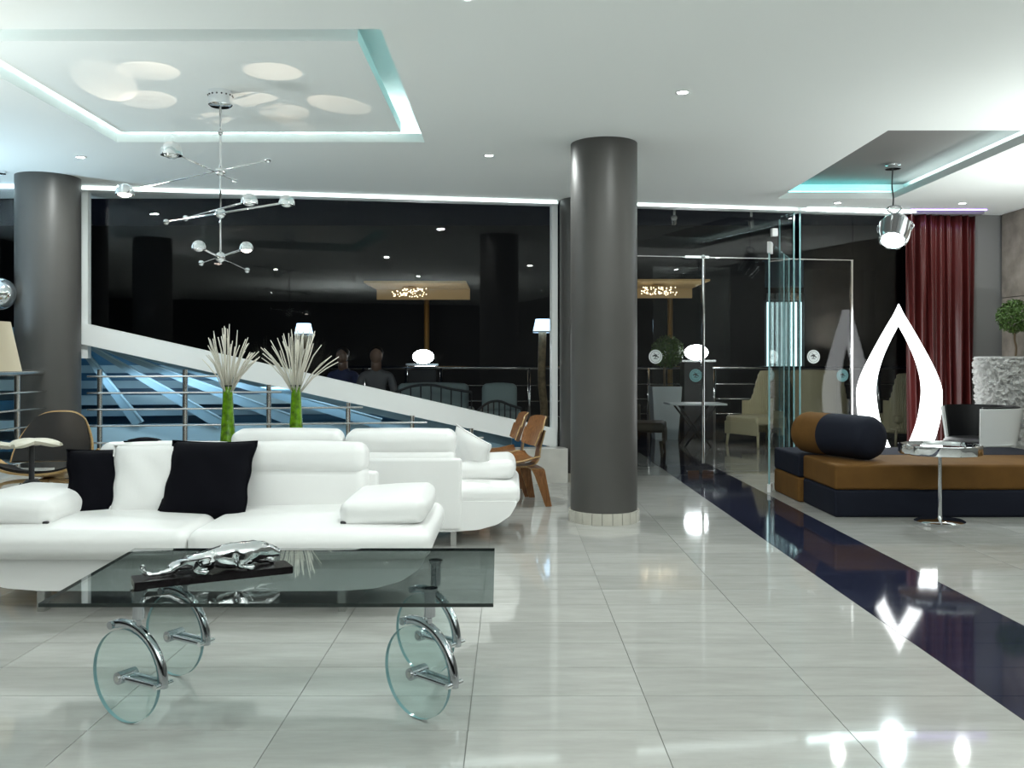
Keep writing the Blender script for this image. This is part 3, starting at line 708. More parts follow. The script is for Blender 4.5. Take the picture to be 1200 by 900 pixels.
for k in range(3):
    a = 2*PI*k/3+3.5; d = Vector((math.cos(a), math.sin(a), 0)); sd = Vector((-d.y, d.x, 0))
    lg = obj('leg', ribbon(B(), [d*.035+Vector((0, 0, .42)), d*.09+Vector((0, 0, .36)), d*.15+Vector((0, 0, .18)), d*.20+Vector((0, 0, .004))], sd, [.035, .05, .05, .04], .03, 4), 'oak', ts, True, auto=50)
    obj('leg_cap', ribbon(B(), [d*.05+Vector((0, 0, .425)), d*.085+Vector((0, 0, .39)), d*.105+Vector((0, 0, .35))], sd, .056, .036, 3), 'navy_suede', lg, True, auto=50)

# ------------------------------------------------------------------ green vases with white twigs
def vase(px, Y, label, spread, seed):
    rnd = random.Random(seed); x = (px-VX)/F*Y; t = thing('twig_vase', label, 'vase', (x, Y, 0), 0, 'tall green vases with white twigs')
    Hh = .985
    obj('vase', lathe(B(), [(0, 0), (.085, 0), (.092, .02), (.078, .25), (.056, .60), (.041, .85), (.038, Hh-.02), (.042, Hh), (.036, Hh), (.032, Hh-.05), (0, Hh-.06)], n=28), 'vase_green', t, True, auto=45)
    obj('lip_ring', lathe(B(), [(.041, Hh-.012), (.045, Hh-.008), (.045, Hh-.002), (.041, Hh)], n=28), 'black_metal', t, True)
    for i in range(42):
        a = rnd.uniform(0, 2*PI); r0 = rnd.random()**.7; l = rnd.uniform(.36, .50)*(1-.25*r0*r0); rr = r0*spread
        p0 = Vector((.020*math.cos(a), .020*math.sin(a), Hh-.08)); e = Vector((rr*math.cos(a), rr*.8*math.sin(a), Hh+l*(1-.42*r0*r0)))
        m1 = p0.lerp(e, .35)+Vector((0, 0, .04)); m2 = p0.lerp(e, .7)+Vector((rnd.uniform(-.012, .012), rnd.uniform(-.012, .012), .03))
        b = B(); tube(b, [p0, m1, m2, e], [.0040, .0048, .0052, .0032], 5); obj('twig', b, 'twig', t, True)
vase(267, 7.15, 'tall green glass vase with white twigs nearer the left column', .27, 3)
vase(347, 7.25, 'tall green glass vase with widely spread white twigs behind the rear sofa', .34, 11)

# ------------------------------------------------------------------ lampshade and chrome ball at the left edge
fl_ = thing('floor_lamp', 'floor lamp with beige cone shade beside the curb rail', 'lamp', (-3.58, 6.25, 0))
obj('base', lathe(B(), [(0, 0), (.13, 0), (.13, .015), (.02, .03), (0, .03)], n=28), 'steel', fl_, True, auto=40)
obj('pole', tube(B(), [(0, 0, .02), (0, 0, 1.40)], .011, 10), 'steel', fl_, True, auto=40)
obj('shade', lathe(B(), [(.225, 1.10), (.155, 1.44), (.152, 1.44), (.222, 1.10)], n=36), 'shade_beige', fl_, True, auto=40)
lamp('shade_bulb', 'POINT', (0, 0, 1.30), 5, (1, .93, .82), fl_, .05)
cb_ = thing('ball_pendant', 'polished chrome ball pendant hanging before the left window', 'pendant lamp', (-4.30, 7.72, CZ))
obj('cord', tube(B(), [(0, 0, 0), (0, 0, -.90)], .004, 6), 'black_metal', cb_, True)
obj('canopy', lathe(B(), [(0, 0), (.05, 0), (.05, -.02), (0, -.025)], n=20), 'chrome', cb_, True, auto=40)
obj('ball', ball(B(), (0, 0, -1.03), .135, 28), 'chrome', cb_, True)

# ------------------------------------------------------------------ chandelier
hub = Vector((-1.785, 5.65, 0))
ch = thing('chandelier', 'chrome branching chandelier with domed lamp heads under the lit recess', 'chandelier', (hub.x, hub.y, CZ+.062))
def cz(z): return z-(CZ+.062)
obj('canopy', lathe(B(), [(0, 0), (.073, 0), (.073, -.085), (.06, -.095), (0, -.095)], n=32), 'chrome', ch, True, auto=40)
for k in range(16):
    a = 2*PI*k/16; obj('canopy_hole', ball(B(), (.073*math.cos(a), .073*math.sin(a), -.03), .006, 6), 'black_metal', ch)
obj('stem', tube(B(), [(0, 0, -.09), (0, 0, cz(1.77))], .0065, 8), 'chrome', ch, True)
obj('swivel', ball(B(), (0, 0, cz(2.58)), .018, 10), 'chrome', ch, True)
ARMS = [  # hub z, lamp end offset, counterweight offset, lamp radius
 (2.34, (-.10, -.545), (.01, .26), .060), (2.34, (-.90, .74), (.36, -.26), .062),
 (2.08, (.51, -.42), (-.45, .31), .045), (2.08, (.28, -.36), (-.31, .27), .048),
 (1.81, (.05, -.54), (-.05, .75), .040), (1.81, (.26, -.35), (-.27, .45), .040)]
for z in (2.34, 2.08, 1.81): obj('hub', ball(B(), (0, 0, cz(z)), .032, 16, 1.0), 'chrome', ch, True)
for i, (z, e, c_, r) in enumerate(ARMS):
    zz = cz(z)+(.012 if i % 2 else -.006); A, D = Vector((*e, zz)), Vector((*c_, zz))
    am = obj('arm', tube(B(), [A, D], .0055, 8), 'chrome', ch, True)
    obj('counterweight', ball(B(), D, .019, 12), 'chrome', am, True)
    b = B(); lathe(b, [(0, r*.95), (r*.45, r*.85), (r*.8, r*.55), (r*.98, r*.1), (r, -r*.35), (r*.92, -r*.35), (r*.9, 0), (0, r*.1)], n=24)
    b.transform(Matrix.Translation(A)); hd = obj('lamp_head', b, 'chrome', am, True, auto=50)
    b = B(); ball(b, A+Vector((0, 0, -r*.22)), r*.72, 14, .6); obj('bulb', b, 'bulb_warm' if i in (1, 5) else 'chrome', hd, True)
    tgt = [(-2.05, 5.24), (-2.45, 5.60), (-1.36, 5.27), (-1.13, 5.92), (-2.29, 5.82), (-1.62, 5.84)][i]
    src = A+Vector((0, 0, r+.02)); dv = Vector((tgt[0]-hub.x, tgt[1]-hub.y, 0))-src
    for k, tg in enumerate([tgt]+[[(-1.56, 6.33)], [], [(-1.45, 6.10)], [], [], [(-2.02, 6.27)]][i]):
        dv = Vector((tg[0]-hub.x, tg[1]-hub.y, 0))-src; an_ = 2*math.degrees(math.atan((.165 if k == 0 else .11)/dv.length))
        lamp('head_glow', 'SPOT', src, 12*dv.length**2, (1, .82, .64), ch, .002, (-dv).to_track_quat('Z', 'Y').to_euler(), (an_, .06))

# ------------------------------------------------------------------ daybed, bolster, side table
DX0, DX1, DY0, DY1, DM = 2.43, 4.55, 6.87, 8.32, 7.62
db = thing('daybed', 'low two-layer daybed of tan and navy suede blocks', 'daybed', ((DX0+DX1)/2, (DY0+DY1)/2, 0))
def blk(name, x0, x1, y0, y1, z0, z1, m):
    obj(name, rbox(B(), ((x0+x1)/2, (y0+y1)/2, (z0+z1)/2), ((x1-x0)/2, (y1-y0)/2, (z1-z0)/2), .022, (0, 0, .006), 5), m, db, True, True)
blk('base_cushion', DX0, DX1, DY0, DM, 0, .205, 'navy_suede'); blk('base_cushion', DX0-.04, DX1, DM, DY1, 0, .205, 'tan_suede')
blk('top_cushion', DX0, DX1, DY0, DM, .207, .395, 'tan_suede'); blk('top_cushion', DX0-.04, DX1, DM, DY1, .207, .395, 'navy_suede')
bo = thing('bolster', 'round bolster pillow, half tan half navy, lying on the daybed', 'bolster', (2.64, 7.42, .40), 0)
p0, p1 = Vector((2.50, 7.80, .575)), Vector((2.80, 7.08, .575)); ax = (p1-p0); Lb = ax.length; R_ = .172
Mb = Matrix.Translation(p0) @ ax.to_track_quat('Z', 'Y').to_matrix().to_4x4()
mid = Lb*.42
obj('bolster_tan', lathe(B(), [(0, -.02), (R_*.6, -.012), (R_*.88, .01), (R_*.98, .045), (R_, .09), (R_, mid)], n=40, M=Mb), 'tan_suede', bo, True, True)
obj('bolster_navy', lathe(B(), [(R_, mid), (R_, Lb-.09), (R_*.98, Lb-.045), (R_*.88, Lb-.01), (R_*.6, Lb+.012), (0, Lb+.02)], n=40, M=Mb), 'navy_suede', bo, True, True)
obj('button', ball(B(), Mb @ Vector((R_*.30, -R_*.96, mid+.01)), .010, 8), 'white_cloth', bo, True, True)
st = thing('side_table', 'small chrome pedestal side table before the daybed', 'side table', (3.09, 6.60, 0))
def lobed(r, z, n=72, k=3, am=.0): return [((r+am*math.cos(k*2*PI*i/n))*math.cos(2*PI*i/n), (r+am*math.cos(k*2*PI*i/n))*math.sin(2*PI*i/n), z) for i in range(n)]
b = B(); rings = [[b.verts.new(p) for p in lobed(r, z, 72, 4, am)] for r, z, am in ((.165, 0, .004), (.172, .006, .004), (.172, .022, .004), (.150, .034, .006), (.06, .040, .012), (.02, .046, .0), (.016, .06, 0))]
for a, c_ in zip(rings, rings[1:]):
    for i in range(72): b.faces.new((a[i], a[(i+1) % 72], c_[(i+1) % 72], c_[i]))
b.faces.new(rings[0][::-1]); obj('base', b, 'chrome', st, True, auto=35)
obj('stem', tube(B(), [(0, 0, .04), (0, 0, .52)], .0145, 14), 'chrome', st, True, auto=40)
b = B(); rings = [[b.verts.new(p) for p in lobed(r, z, 72, 12, am)] for r, z, am in ((.0, .502, 0), (.262, .502, .004), (.274, .506, .004), (.276, .512, .004), (.276, .570, .004), (.272, .575, .004), (.262, .575, .003), (.258, .560, .002), (0, .560, 0))]
for a, c_ in zip(rings, rings[1:]):
    for i in range(72): b.faces.new((a[i], a[(i+1) % 72], c_[(i+1) % 72], c_[i]))
bmesh.ops.remove_doubles(b, verts=b.verts[:], dist=1e-5); obj('tray_top', b, 'chrome', st, True, auto=30)

# ------------------------------------------------------------------ white shell tub chair behind the daybed
tc_ = thing('tub_chair', 'white shell chair with black padding between daybed and stone planter', 'chair', (4.42, 8.70, 0), math.radians(18))
# front is -X: side walls, back at +X
def tub(u, v):
    a = math.radians(-128+u*232); f = .84+.16*v; ca, sa = math.cos(a), math.sin(a); return (.37*f*math.copysign(abs(ca)**.85, ca)+.01, .34*f*math.copysign(abs(sa)**.85, sa), .36+v*.375)
obj('shell', sheet(B(), tub, 28, 8, .022), 'shell_white', tc_, True, auto=60)
def tub_in(u, v):
    x, y, z = tub(.02+.96*u, .05+.97*v); return (x*.93-.004, y*.93, z+.008)
obj('inner_pad', sheet(B(), tub_in, 28, 8, .028), 'black_leather', tc_, True, auto=60)
obj('seat_shell', lathe(B(), [(0, .345), (.20, .345), (.30, .37), (.325, .40), (0, .40)], n=36), 'shell_white', tc_, True, auto=40)
obj('seat_pad', lathe(B(), [(0, .40), (.27, .40), (.285, .42), (.26, .45), (0, .455)], n=36), 'black_leather', tc_, True, auto=50)
obj('stem', tube(B(), [(0, 0, .02), (0, 0, .35)], .03, 14), 'chrome', tc_, True, auto=40)
obj('foot', lathe(B(), [(0, 0), (.25, 0), (.25, .012), (.05, .03), (0, .03)], n=36), 'chrome', tc_, True, auto=40)

# ------------------------------------------------------------------ glowing leaf lamp
ll = thing('leaf_lamp', 'tall glowing white leaf-shaped light sculpture behind the daybed', 'lamp', (3.94, 9.31, 0), -.34)
def side(pts, sg): return [Vector((sg*x, 0, z)) for x, z in pts]
OUT = [(0, 1.755), (.045, 1.655), (.12, 1.52), (.24, 1.29), (.335, 1.09), (.39, .93), (.40, .80), (.385, .62), (.34, .42), (.27, .22), (.20, .06)]
INN = [(0, 1.545), (.03, 1.48), (.07, 1.40), (.145, 1.22), (.195, 1.04), (.212, .90), (.205, .76), (.175, .58), (.125, .42), (.065, .28), (0, .20)]
oR, iR = smooth_path(side(OUT, 1), 4), smooth_path(side(INN, 1), 4); n = len(oR); T_ = .055
b = B()
for sg in (1, -1):
    g = []
    for o_, i_ in zip(oR, iR):
        g.append([b.verts.new((sg*p.x, dy, p.z)) for dy in (-T_, T_) for p in (o_, i_)])
    for a, c_ in zip(g, g[1:]):
        for q in ((0, 1), (1, 3), (3, 2), (2, 0)): b.faces.new((a[q[0]], a[q[1]], c_[q[1]], c_[q[0]]))
    b.faces.new([g[-1][k] for k in (0, 1, 3, 2)])
bmesh.ops.remove_doubles(b, verts=b.verts[:], dist=1e-5)
obj('glowing_leaf', b, 'lamp_white', ll, True, auto=35)
b = box(B(), -.24, .24, -.12, .12, 0, .07); bmesh.ops.bevel(b, geom=b.edges[:], offset=.01, segments=2); obj('base', b, 'shell_white', ll)

# ------------------------------------------------------------------ spotlight pendant
sp = thing('spot_pendant', 'chrome ribbed spotlight pendant hanging from the right ceiling recess', 'pendant lamp', (3.42, 8.2, CZ+.17))
obj('canopy', lathe(B(), [(0, 0), (.065, 0), (.065, -.012), (.045, -.016), (.045, -.034), (.065, -.038), (.065, -.05), (0, -.05)], n=28), 'chrome', sp, True, auto=40)
obj('cord', tube(B(), smooth_path([(0, 0, -.04), (-.008, 0, -.2), (.004, 0, -.30), (0, 0, -.38)], 4), .007, 8), 'black_metal', sp, True)
Hc = Vector((.015, 0, -.60)); dirn = Vector((-.42, -.62, -1)).normalized()
Mh = Matrix.Translation(Hc) @ (-dirn).to_track_quat('Z', 'Y').to_matrix().to_4x4()
def ribp(r, z, k, am, n=96): return [Mh @ Vector(((r*(1+am*(1 if (i*k//n) % 2 else -1)))*math.cos(2*PI*i/n), (r*(1+am*(1 if (i*k//n) % 2 else -1)))*math.sin(2*PI*i/n), z)) for i in range(n)]
b = B(); rings = [[b.verts.new(p) for p in ribp(r, z, 16, am)] for r, z, am in ((.004, .155, 0), (.06, .15, 0), (.105, .12, 0), (.125, .08, .0), (.130, .06, .06), (.125, -.06, .06), (.112, -.12, .06), (.098, -.12, 0), (.096, -.10, 0), (.004, -.10, 0))]
for a, c_ in zip(rings, rings[1:]):
    for i in range(96): b.faces.new((a[i], a[(i+1) % 96], c_[(i+1) % 96], c_[i]))
obj('lamp_body', b, 'chrome', sp, True, auto=30)
obj('lens', lathe(B(), [(0, -.135), (.05, -.13), (.09, -.112), (.094, -.10), (0, -.10)], n=28, M=Mh), 'bulb_cool', sp, True)
obj('yoke', tube(B(), smooth_path([Mh @ Vector((.14, 0, .0)), Mh @ Vector((.135, 0, .09)), Hc+Vector((.06, 0, .19)), Hc+Vector((0, 0, .222)), Hc+Vector((-.06, 0, .18)), Mh @ Vector((-.135, 0, .08)), Mh @ Vector((-.14, 0, 0))], 5), .009, 8), 'chrome', sp, True)
lamp('spot_beam', 'SPOT', Hc+dirn*.16, 60, (.82, .95, 1), sp, .06, (-dirn).to_track_quat('Z', 'Y').to_euler(), (95, .6))

# ------------------------------------------------------------------ curtain
cu_ = thing('curtain', 'floor-length dark red satin curtain beside the grey wall strip', 'curtain', (4.6, 9.72, 0))
def curt(u, v):
    x = -.41+.80*u+.03*(1-v)*(1-u); ph = u*2*PI*7.5
    amp = .032+.012*math.sin(u*9)+.014*(1-v)
    return (x+.014*math.sin(ph*.5+2*v), .02+.135*u+amp*math.sin(ph+.35*math.sin(3*v+5*u))+.010*math.sin(2.3*ph+v*2), .015+v*(CZ-.05))
obj('drape', sheet(B(), curt, 150, 16, .006), 'curtain', cu_, True)
obj('light_strip', box(B(), -.40, .40, -.10, -.085, CZ-.012, CZ-.001), 'led_violet', cu_)
obj('curtain_rail', box(B(), -.43, .42, -.01, .17, CZ-.034, CZ-.001), 'grey_wall', cu_)

# ------------------------------------------------------------------ planters with clipped trees
def topiary(parent, c, r, n, seed, m='leaf', ls=.03):
    rnd = random.Random(seed); b = B()
    for i in range(n):
        z = rnd.uniform(-1, 1); a = rnd.uniform(0, 2*PI); q = math.sqrt(1-z*z); d = Vector((q*math.cos(a), q*math.sin(a), z))
        p = Vector(c)+d*r*rnd.uniform(.72, 1.05); u = Vector((rnd.gauss(0, 1), rnd.gauss(0, 1), rnd.gauss(0, 1))).normalized(); v = u.cross(d+u*.2).normalized(); l = ls*rnd.uniform(.7, 1.3)
        b.faces.new([b.verts.new(p+u*l), b.verts.new(p+v*l*.45+d*.006), b.verts.new(p-u*l*.6), b.verts.new(p-v*l*.45+d*.006)])
    return obj('foliage', b, m, parent, kind='stuff')
pl = thing('stone_planter', 'large rough stone-textured round planter holding a clipped tree', 'planter', (5.005, 9.25, 0))
rn = random.Random(5); n = 150; rows = 84; b = B(); g = []
for j in range(rows+1):
    z = 1.215*j/rows; R0 = .225+.068*(j/rows)**.8; row = []
    for i in range(n):
        a = 2*PI*i/n
        w_ = math.sin(j*PI*2/6+1.6*math.sin(a*9+j*.35)+.9*math.sin(a*23-j*.2)+rn.uniform(-.5, .5))
        rr = R0+(.020*w_+.009*math.sin(a*31+j*1.3)+rn.uniform(-.010, .010))*(0 if j in (0, rows) else 1)
        row.append(b.verts.new((rr*math.cos(a), rr*math.sin(a), z)))
    g.append(row)
for a, c_ in zip(g, g[1:]):
    for i in range(n): b.faces.new((a[i], a[(i+1) % n], c_[(i+1) % n], c_[i]))
b.faces.new(g[0][::-1]); obj('pot', b, 'stone_planter', pl, False)
obj('rim', lathe(B(), [(.293, 1.20), (.296, 1.222), (.255, 1.222), (.25, 1.19), (0, 1.18)], n=56), 'stone_planter', pl, True, auto=40)
obj('soil', lathe(B(), [(0, 1.205), (.25, 1.205), (.25, 1.19)], n=40), 'soil', pl)
tr = thing('topiary_tree', 'small clipped ball tree growing from the stone planter', 'tree', (5.09, 9.25, 1.205))
obj('trunk', tube(B(), smooth_path([(0, 0, -.01), (.012, 0, .10), (-.006, 0, .2), (.008, 0, .34)], 4), .011, 8), 'bark', tr, True)
topiary(tr, (.0, 0, .42), .165, 1500, 21, ls=.022)

# ------------------------------------------------------------------ terrace outside the glass
def bx(px, Y): return (px-VX)/F*Y
def hz(py, Y): return HC-(py-VY)/F*Y
struct(obj('wall_terrace', box(B(), -12, 14, 19.0, 19.2, 0, 4.0), 'dark_wall'), 'dark wall far out behind the terrace', 'wall')
# railing run across the terrace edge
def far_rail(name, label, x0, x1, Y, posts_):
    t = thing(name, label, 'railing', (bx((x0+x1)/2, Y), Y, 0)); cx = bx((x0+x1)/2, Y); zt = hz(431, Y)
    obj('handrail', tube(B(), [(bx(x0, Y)-cx, 0, zt), (bx(x1, Y)-cx, 0, zt)], .028, 8), 'steel', t, True)
    for p in posts_: obj('post', tube(B(), [(bx(p, Y)-cx, 0, 0), (bx(p, Y)-cx, 0, zt)], .028, 8), 'steel', t, True)
    for zz in (.3, .55, .8): obj('rail', tube(B(), [(bx(x0, Y)-cx, 0, zz), (bx(x1, Y)-cx, 0, zz)], .010, 6), 'steel', t, True)
far_rail('terrace_railing', 'steel terrace railing seen through the big window', 383, 690, 14.6, (426, 476, 517, 620))
far_rail('terrace_railing', 'steel terrace railing seen through the glass doors', 735, 1075, 15.5, (760, 837, 900, 1030))
def globe_lamp(px, py, Y, r, label):
    t = thing('globe_lamp', label, 'lamp', (bx(px, Y), Y, 0), 0, 'glowing globe lamps on dark stands'); z = hz(py, Y)
    obj('stand', box(B(), -.22, .22, -.18, .18, 0, z-r*.62-.035), 'black_metal', t)
    obj('stand_top', box(B(), -.26, .26, -.2, .2, z-r*.62-.035, z-r*.62-.005), 'steel', t)
    obj('globe', ball(B(), (0, 0, z), r, 24, .66), 'globe_white', t, True)
globe_lamp(496, 418, 14.9, .172, 'flattened white glowing globe lamp seen through the big window')
globe_lamp(816, 413, 14.2, .180, 'flattened white glowing globe lamp seen through the glass doors')
# gold lit ceiling trays with crystal chandeliers
def gold_tray(x0, x1, cx, Y, ytop, ybot, pole, label, lab2):
    t = thing('gold_ceiling_tray', label, 'ceiling panel', (bx((x0+x1)/2, Y), Y, hz(ytop, Y))); hw = (bx(x1, Y)-bx(x0, Y))/2; dz = hz(ybot, Y)-hz(ytop, Y)
    obj('panel', prism(B(), [(-hw, -.6), (hw, -.6), (hw, .9), (-hw, .9)], 0, .03), 'gold_lit', t)
    obj('front_edge', box(B(), -hw, hw, .85, .9, dz, 0), 'gold_lit', t)
    obj('post', tube(B(), [(bx(pole, Y)-bx((x0+x1)/2, Y), .95, dz), (bx(pole, Y)-bx((x0+x1)/2, Y), .95, -hz(ytop, Y))], .05, 8), 'gold', t, True)
    k = thing('crystal_chandelier', lab2, 'chandelier', (bx(cx, Y), Y, hz(ytop, Y)-.02)); rnd = random.Random(int(cx))
    b = B(); lathe(b, [(0, 0), (.12, 0), (.12, -.02), (0, -.02)], n=16); obj('plate', b, 'gold', k)
    b = B()
    for i in range(70):
        a = rnd.uniform(0, 2*PI); r = .30*math.sqrt(rnd.random()); ball(b, (r*math.cos(a), r*math.sin(a)*.6, -.03-rnd.uniform(0, .13)), .011, 6)
    obj('crystals', b, 'crystal', k, True, kind='stuff')
gold_tray(433, 548, 480, 15.6, 335, 347, 494, 'gold lit ceiling tray seen through the big window', 'sparkling crystal chandelier seen through the big window')
gold_tray(738, 823, 772, 15.2, 333, 345, 797, 'gold lit ceiling tray seen through the glass doors', 'sparkling crystal chandelier seen through the glass doors')
# vertical light tubes
tl = thing('tube_light_screen', 'row of pale vertical glowing light tubes seen through the glass', 'light', (bx(919, 16.5), 16.5, 0))
zt, zb = hz(354, 16.5), hz(430, 16.5)
for i in range(8):
    x = (i-3.5)*.083; tb = obj('light_tube', tube(B(), [(x, 0, zb), (x, 0, zt)], .021, 10), 'tube_glow', tl, True, auto=40)
    obj('tube_cap', tube(B(), [(x, 0, zt+.03), (x, 0, zt+.16)], .030, 10), 'planter_white', tb, True, auto=40)
obj('backing', box(B(), -.36, .36, .06, .10, 0, zt+.25), 'black_metal', tl)
obj('upper_panel', box(B(), -.36, .36, .05, .12, zt+.27, hz(305, 16.5)), 'blue_steel', tl)
for x0, x1, lb_ in ((826, 896, 'black screen panel beside the light tubes, nearer the globe lamp'), (942, 997, 'black screen panel beside the light tubes, nearer the leaf lamp')):
    t = thing('screen_panel', lb_, 'panel', (bx((x0+x1)/2, 16.4), 16.4, 0)); hw = (bx(x1, 16.4)-bx(x0, 16.4))/2
    obj('board', box(B(), -hw, hw, -.02, .02, .02, hz(307, 16.4)), 'dark_wall', t); obj('frame_bar', box(B(), -hw-.02, hw+.02, -.03, .03, 0, .03), 'black_metal', t)
# rattan chairs
def rattan(name, label, m, loc, rotz, W=.72, Hh=1.06, group='rattan armchairs on the terrace', ribs=44):
    t = thing(name, label, 'chair', loc, rotz, group)
    def shellf(u, v):
        a = (u-.5)*2; th_ = a*PI*.55; rib = .008*math.sin(u*2*PI*ribs)
        r = W/2+rib; x = r*math.sin(th_); y = .28*math.cos(th_)+.02; q = min(1, max(0, (.74-abs(a))/.26)); q = q*q*(3-2*q); hgt = .62+(Hh-.62)*q-.03*abs(a)*q; return (x, y+.10*v*max(0, 1-abs(a)*1.4), .16+v*(hgt-.16))
    obj('woven_shell', sheet(B(), shellf, ribs*4, 10, .02), m, t, True)
    obj('seat', rbox(B(), (0, -.05, .36), (W/2-.03, .32, .06), .04, k=3), m, t, True)
    obj('front_apron', rbox(B(), (0, -.36, .25), (W/2-.02, .015, .09), .012, k=3), m, t, True)
    for sx in (-1, 1):
        for sy in (-.33, .22): obj('leg', tube(B(), [(sx*(W/2-.06), sy, .20), (sx*(W/2-.04), sy*1.05, .0)], [.022, .016], 8), m, t, True)
    return t
rattan('rattan_armchair', 'pale rattan armchair turned sideways behind the small terrace table', 'rattan', (bx(892, 12.9), 12.9, 0), -1.1)
rattan('rattan_armchair', 'wide pale rattan settee with ribbed back behind the glass screen', 'rattan', (bx(945, 13.6), 13.6, 0), PI-.15, 1.15)
rattan('rattan_armchair', 'pale rattan armchair seen through the glowing leaf lamp', 'rattan', (bx(1062, 13.2), 13.2, 0), PI+.1, .66, 1.02)
rattan('wing_chair', 'dark high-backed chair on the terrace beside the free column', 'dark_rattan', (bx(745, 11.6), 11.6, 0), 1.35, .70, 1.07, None)
# small folding table
ft = thing('terrace_table', 'small thin-topped folding table on the terrace', 'table', (bx(814, 12.8), 12.8, 0))
obj('table_top', box(B(), -.39, .39, -.28, .28, .575, .60), 'planter_white', ft)
for s in (-1, 1):
    for q in (-1, 1): obj('leg', tube(B(), [(q*.26, s*.22, .575), (-q*.18, s*.22, 0)], .014, 8), 'black_metal', ft, True)
# clipped tree in a white square planter
pw = thing('square_planter', 'pale square tapered planter on the terrace', 'planter', (bx(779, 14.0), 14.0, 0))
b = B(); v0 = [b.verts.new((x*.17, y*.17, 0)) for x, y in ((-1, -1), (1, -1), (1, 1), (-1, 1))]; v1 = [b.verts.new((x*.225, y*.225, .80)) for x, y in ((-1, -1), (1, -1), (1, 1), (-1, 1))]
for i in range(4): b.faces.new((v0[i], v0[(i+1) % 4], v1[(i+1) % 4], v1[i]))
b.faces.new(v0[::-1]); b.faces.new(v1); obj('pot', b, 'planter_white', pw)
obj('soil', box(B(), -.2, .2, -.2, .2, .80, .805), 'soil', pw)
t2 = thing('topiary_tree', 'clipped ball tree in the pale square planter', 'tree', (bx(779, 14.0), 14.0, .805))
obj('trunk', tube(B(), [(0, 0, 0), (-.01, 0, .2), (.02, 0, .44)], .02, 8), 'bark', t2, True)
topiary(t2, (.04, 0, .52), .24, 1500, 4, ls=.035)
# log floor lamps
def log_lamp(px, Y, ysh0, ysh1, label):
    t = thing('log_lamp', label, 'lamp', (bx(px, Y), Y, 0), 0, 'log floor lamps on the terrace'); z0, z1 = hz(ysh1, Y), hz(ysh0, Y)
    obj('trunk', tube(B(), smooth_path([(0, 0, .02), (.02, 0, .5), (-.015, .01, .95), (0, 0, z0+.05)], 5), .055, 10), 'log', t, True)
    obj('foot', lathe(B(), [(0, 0), (.2, 0), (.2, .03), (0, .03)], n=20), 'black_metal', t)
    obj('shade', lathe(B(), [(.135, z0), (.098, z1), (.094, z1), (.130, z0)], n=28), 'shade_blue', t, True, auto=40)
    obj('shade_rim', lathe(B(), [(.136, z0-.01), (.139, z0-.01), (.139, z0+.012), (.136, z0+.012)], n=28), 'white_paint', t)
    lamp('shade_glow', 'POINT', (0, 0, z0+.02), 3, (.6, .8, 1), t, .04)
log_lamp(636, 12.6, 374, 389, 'log-trunk floor lamp with blue-white shade beside the window frame')
log_lamp(356, 13.2, 379, 392, 'log-trunk floor lamp with blue-white shade behind the twig vases')
# iron daybeds with grey mattresses
def iron_bed(px, Y, wpx, ytop, label):
    Wd = wpx/F*Y; zt = hz(ytop, Y); t = thing('iron_daybed', label, 'daybed', (bx(px, Y), Y, 0), 0, 'iron daybeds on the terrace')
    obj('mattress', rbox(B(), (0, .55, .48), (Wd/2, .5, .09), .05, k=3), 'linen_grey', t, True)
    obj('back_cushion', rbox(B(), (0, .35, .72), (Wd/2-.05, .09, .17), .06, (0, .02, .02), k=3), 'linen_grey', t, True)
    arch = smooth_path([(-Wd/2, 0, zt-.10), (-Wd/4, 0, zt), (0, 0, zt+.02), (Wd/4, 0, zt-.03), (Wd/2, 0, zt-.07)], 5)
    obj('top_rail', tube(B(), arch, .016, 8), 'black_metal', t, True)
    obj('low_rail', tube(B(), [(-Wd/2, 0, .38), (Wd/2, 0, .38)], .014, 8), 'black_metal', t, True)
    for i in range(9):
        x = -Wd/2+Wd*i/8; k = min(range(len(arch)), key=lambda q: abs(arch[q].x-x)); obj('bar', tube(B(), [(x, 0, .38 if 0 < i < 8 else 0), (x, 0, arch[k].z)], .009, 6), 'black_metal', t, True)
    for sx in (-1, 1): obj('leg', tube(B(), [(sx*Wd/2, 1.05, 0), (sx*Wd/2, 1.05, .45)], .018, 8), 'black_metal', t, True)
iron_bed(505, 11.4, 95, 453, 'black iron daybed with grey mattress behind the globe lamp stand')
iron_bed(585, 11.2, 52, 472, 'lower black iron daybed with grey mattress beside the log lamp')
